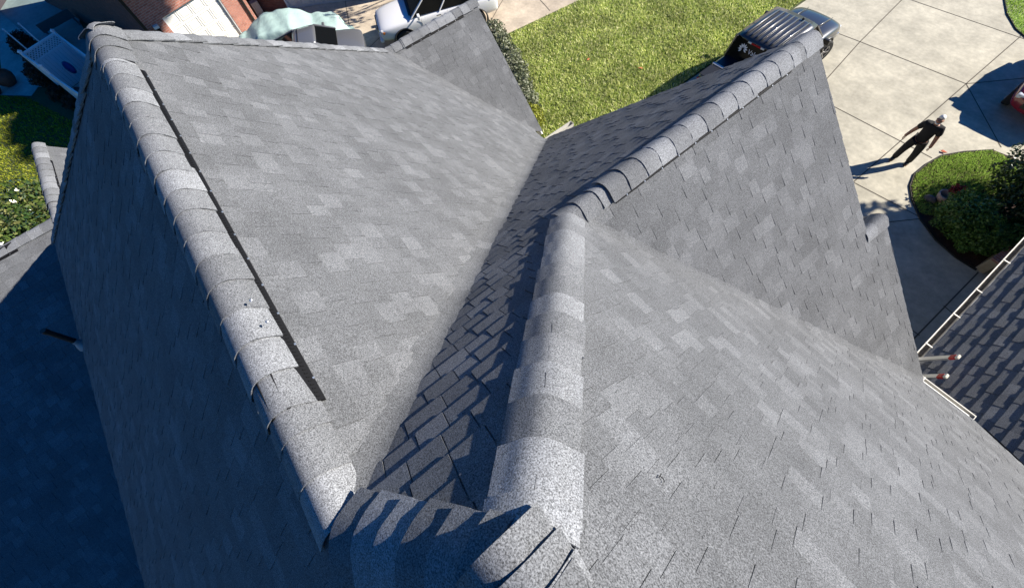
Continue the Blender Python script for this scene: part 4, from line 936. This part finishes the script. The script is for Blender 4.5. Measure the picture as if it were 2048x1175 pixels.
# ---- red car at the right edge
PR=mat('paint_red',(.22,.012,.016),.22,coat=.9)
t=thing('red_car','red car whose front corner shows at the right edge of the photo','car',(.95,20.35,0),R(-90))
st=[(-2.15,.80,.42,.86,1.0,0),(-2.08,.88,.38,.9,1.06,0),(-1.4,.91,.34,.92,1.07,0),(-.4,.92,.32,.92,1.05,0),(.5,.92,.32,.92,1.03,0),(1.1,.91,.32,.90,1.0,.03),(1.65,.87,.34,.84,.93,.05),(2.02,.78,.36,.76,.82,.03),(2.14,.66,.38,.70,.75,0)]
loft(st,'body',PR,t,cuts=((1.34,.34,.42),(-1.3,.34,.42)))
cabin(t,-2.0,1.2,-1.6,.40,.84,.68,1.03,1.58,PR,pil=((.33,.33),(.62,.62)))
roofpanel(t,-1.65,.42,.70,1.60,PR)
for sg in (-1,1):
    for x in (1.34,-1.3): wheel(t,x,sg*.80,.34,.21)
    q=MB(); q.box((1.98,sg*.62,.74),(.2,.26,.13)); q.build('headlight',LAMP,t,bevel=.04)
q=MB(); q.box((2.10,0,.60),(.1,.9,.2)); q.build('grille',BLK,t,bevel=.02); mirrors(t,.70,.86,1.08,PR)

# ------------------------------------------------------------------ ladder against the courtyard gutter
AL=mat('ladder_alu',(.62,.62,.62),.35,metal=.6); lt=thing('ladder','aluminium ladder with red and cream rail ends leaning on the white courtyard gutter','ladder',(0,0,0))
b0=Vector((.72,5.93,.01));t0_=Vector((2.035,5.90,4.46)); b1=Vector((.76,5.57,.01));t1_=Vector((2.085,5.53,4.44)); dl=(t0_-b0).normalized()
for a,b in ((b0,t0_),(b1,t1_)):
    q=MB(); q.bar(a,b,.03,.08,up=(0,1,0)); rl=q.build('rail',AL,lt)
    q=MB(); q.bar(b-dl*.02,b+dl*.07,.042,.088,up=(0,1,0)); q.build('rail_cap',mat('ladder_red',(.45,.02,.02),.45),rl,bevel=.015); q=MB(); q.bar(b+dl*.068,b+dl*.115,.048,.086,up=(0,1,0)); q.build('rail_pad',mat('pad_cream',(.6,.57,.47),.7),rl,bevel=.02)
q=MB(); L=(t0_-b0).length; k=.25
while k<L-.55: q.bar(b0+dl*k,b1+(t1_-b1).normalized()*k,.032); k+=.305
split_build(q,'rung',AL,lt)

# ------------------------------------------------------------------ the man on the driveway
SKIN=mat('skin',(.34,.17,.11),.6); HAIR=mat('hair_white',(.70,.69,.66),.7); SHIRT=mat('shirt_black',(.010,.010,.011),.9,bump=(30,.4)); TROU=mat('trousers_black',(.012,.012,.013),.9,bump=(20,.4)); SHOE=mat('shoe_black',(.016,.015,.015),.5)
def skin(name,verts,edges,ma,parent,sub=2,root=0):
    me=bpy.data.meshes.new(name); me.from_pydata([v[:3] for v in verts],edges,[]); o=bpy.data.objects.new(name,me); C.objects.link(o)
    md=o.modifiers.new('k','SKIN'); md.use_smooth_shade=True; md.use_x_symmetry=False
    for i,v in enumerate(verts):
        sv_=me.skin_vertices[0].data[i]; rr=v[3]; sv_.radius=rr if isinstance(rr,tuple) else (rr,rr); sv_.use_root=(i==root)
    s=o.modifiers.new('s','SUBSURF'); s.levels=sub; s.render_levels=sub
    apply_mods(o)
    for p in o.data.polygons:p.use_smooth=True
    o.data.materials.clear(); o.data.materials.append(ma); o.parent=parent; return o
def join(objs,name):
    bm=bmesh.new()
    for o in objs: bm.from_mesh(o.data)
    base=objs[0]; bm.to_mesh(base.data); bm.free()
    for o in objs[1:]: me=o.data; bpy.data.objects.remove(o); bpy.data.meshes.remove(me)
    base.name=name; return base
man=thing('person','white-haired man in black T-shirt and trousers standing on the driveway looking up','person',(-.66,14.50,.012),R(4))
# faces -y; his right hand is at -x
V=[(0,0,.94,(.115,.08)),(0,.0,1.06,(.105,.075)),(0,.005,1.22,(.13,.09)),(0,.01,1.38,(.15,.095)),(0,.0,1.47,.065),(0,-.015,1.53,.055),(0,-.03,1.585,(.082,.090)),(0,-.045,1.65,(.094,.108)),(0,-.035,1.715,(.080,.092)),
 (-.10,0,.90,.095),(-.135,-.03,.70,.082),(-.165,-.05,.48,.060),(-.175,-.01,.28,.055),(-.185,.03,.09,.042),(-.195,-.09,.05,.042),(-.20,-.17,.035,.032),
 (.10,0,.90,.095),(.135,.02,.70,.082),(.165,.01,.48,.060),(.18,.06,.28,.055),(.19,.12,.09,.042),(.20,.0,.05,.042),(.205,-.08,.035,.032),
 (-.19,.01,1.41,.075),(-.275,.03,1.18,.062),(-.315,.01,1.08,.056),(-.365,-.07,.93,.044),(-.38,-.09,.87,.045),
 (.19,.01,1.41,.075),(.25,.03,1.18,.062),(.275,.01,1.08,.056),(.31,-.08,.92,.044),(.315,-.10,.86,.045)]
Ed=[(0,1),(1,2),(2,3),(3,4),(4,5),(5,6),(6,7),(7,8),(0,9),(9,10),(10,11),(11,12),(12,13),(13,14),(14,15),(0,16),(16,17),(17,18),(18,19),(19,20),(20,21),(21,22),(3,23),(23,24),(24,25),(25,26),(26,27),(3,28),(28,29),(29,30),(30,31),(31,32)]
body=skin('body',V,Ed,SKIN,man)
parts=[body]
for sg,wr_ in ((-1,Vector((-.382,-.092,.855))),(1,Vector((.317,-.102,.845)))):
    for k,(off,ln) in enumerate(((-.030,.070),(-.010,.082),(.010,.078),(.028,.062))):
        a=wr_+Vector((sg*.004,off,.005)); b=a+Vector((sg*.004,-.004,-ln*.55)); cc=b+Vector((-sg*.012,-.010,-ln*.42))
        parts.append(skin('finger',[(*(a+Vector((0,0,.03))),.012),(*a,.0105),(*b,.0095),(*cc,.0075)],[(0,1),(1,2),(2,3)],SKIN,man,1))
    a=wr_+Vector((-sg*.01,-.03,.03)); parts.append(skin('thumb',[(*a,.013),(*(a+Vector((-sg*.015,-.032,-.02))),.011),(*(a+Vector((-sg*.02,-.042,-.055))),.009)],[(0,1),(1,2)],SKIN,man,1))
# nose and ears
parts.append(skin('nose',[(0,-.120,1.665,.012),(0,-.143,1.640,.015),(0,-.125,1.630,.012)],[(0,1),(1,2)],SKIN,man,1))
for sg in (-1,1): parts.append(skin('ear',[(sg*.072,-.03,1.675,.014),(sg*.080,-.02,1.65,.017),(sg*.072,-.03,1.625,.012)],[(0,1),(1,2)],SKIN,man,1))
body=join(parts,'body')
hv=[(0,.0,1.735,(.094,.09)),(0,-.06,1.762,(.078,.062)),(0,-.105,1.752,(.04,.03)),(0,.035,1.67,(.095,.078)),(0,.05,1.60,(.075,.05)),(0,.05,1.565,(.03,.02)),(0,-.01,1.80,(.05,.05))]
skin('hair',hv,[(0,1),(1,2),(0,3),(3,4),(4,5),(0,6)],HAIR,man)
skin('beard',[(-.062,-.045,1.625,.026),(-.042,-.105,1.59,.028),(0,-.125,1.578,.030),(.042,-.105,1.59,.028),(.062,-.045,1.625,.026)],[(0,1),(1,2),(2,3),(3,4)],HAIR,man)
for sg in (-1,1):
    q=MB(); q.lathe([(0,.011),(.008,.008),(.011,0),(.008,-.008),(0,-.011)],(sg*.028,-.124,1.672),8); q.build('eye',BLK,man,smooth=True)
q=MB(); q.bar((-.022,-.135,1.612),(.022,-.135,1.612),.008,.007); q.build('mouth',mat('lips',(.2,.06,.05),.6),man,bevel=.003)
SV=[(0,0,.84,(.185,.14)),(0,.0,1.04,(.17,.13)),(0,.005,1.22,(.19,.135)),(0,.01,1.37,(.19,.125)),(0,.0,1.47,.085),(-.19,.01,1.42,.098),(-.28,.03,1.18,.085),(.19,.01,1.42,.098),(.255,.03,1.18,.085)]
skin('shirt',SV,[(0,1),(1,2),(2,3),(3,4),(3,5),(5,6),(3,7),(7,8)],SHIRT,man)
TV=[(0,0,1.0,(.17,.13)),(-.10,0,.88,.135),(-.135,-.03,.70,.120),(-.165,-.05,.48,.100),(-.175,-.01,.28,.093),(-.185,.03,.05,.088),(.10,0,.88,.135),(.135,.02,.70,.120),(.165,.01,.48,.100),(.18,.06,.28,.093),(.19,.12,.05,.088)]
skin('trousers',TV,[(0,1),(1,2),(2,3),(3,4),(4,5),(0,6),(6,7),(7,8),(8,9),(9,10)],TROU,man)
for a in ((-.185,.04,.045),(.19,.13,.045)):
    skin('shoe',[(a[0],a[1]+.03,.06,.07),(a[0]-.006,a[1]-.10,.055,.066),(a[0]-.012,a[1]-.22,.045,.056)],[(0,1),(1,2)],SHOE,man)
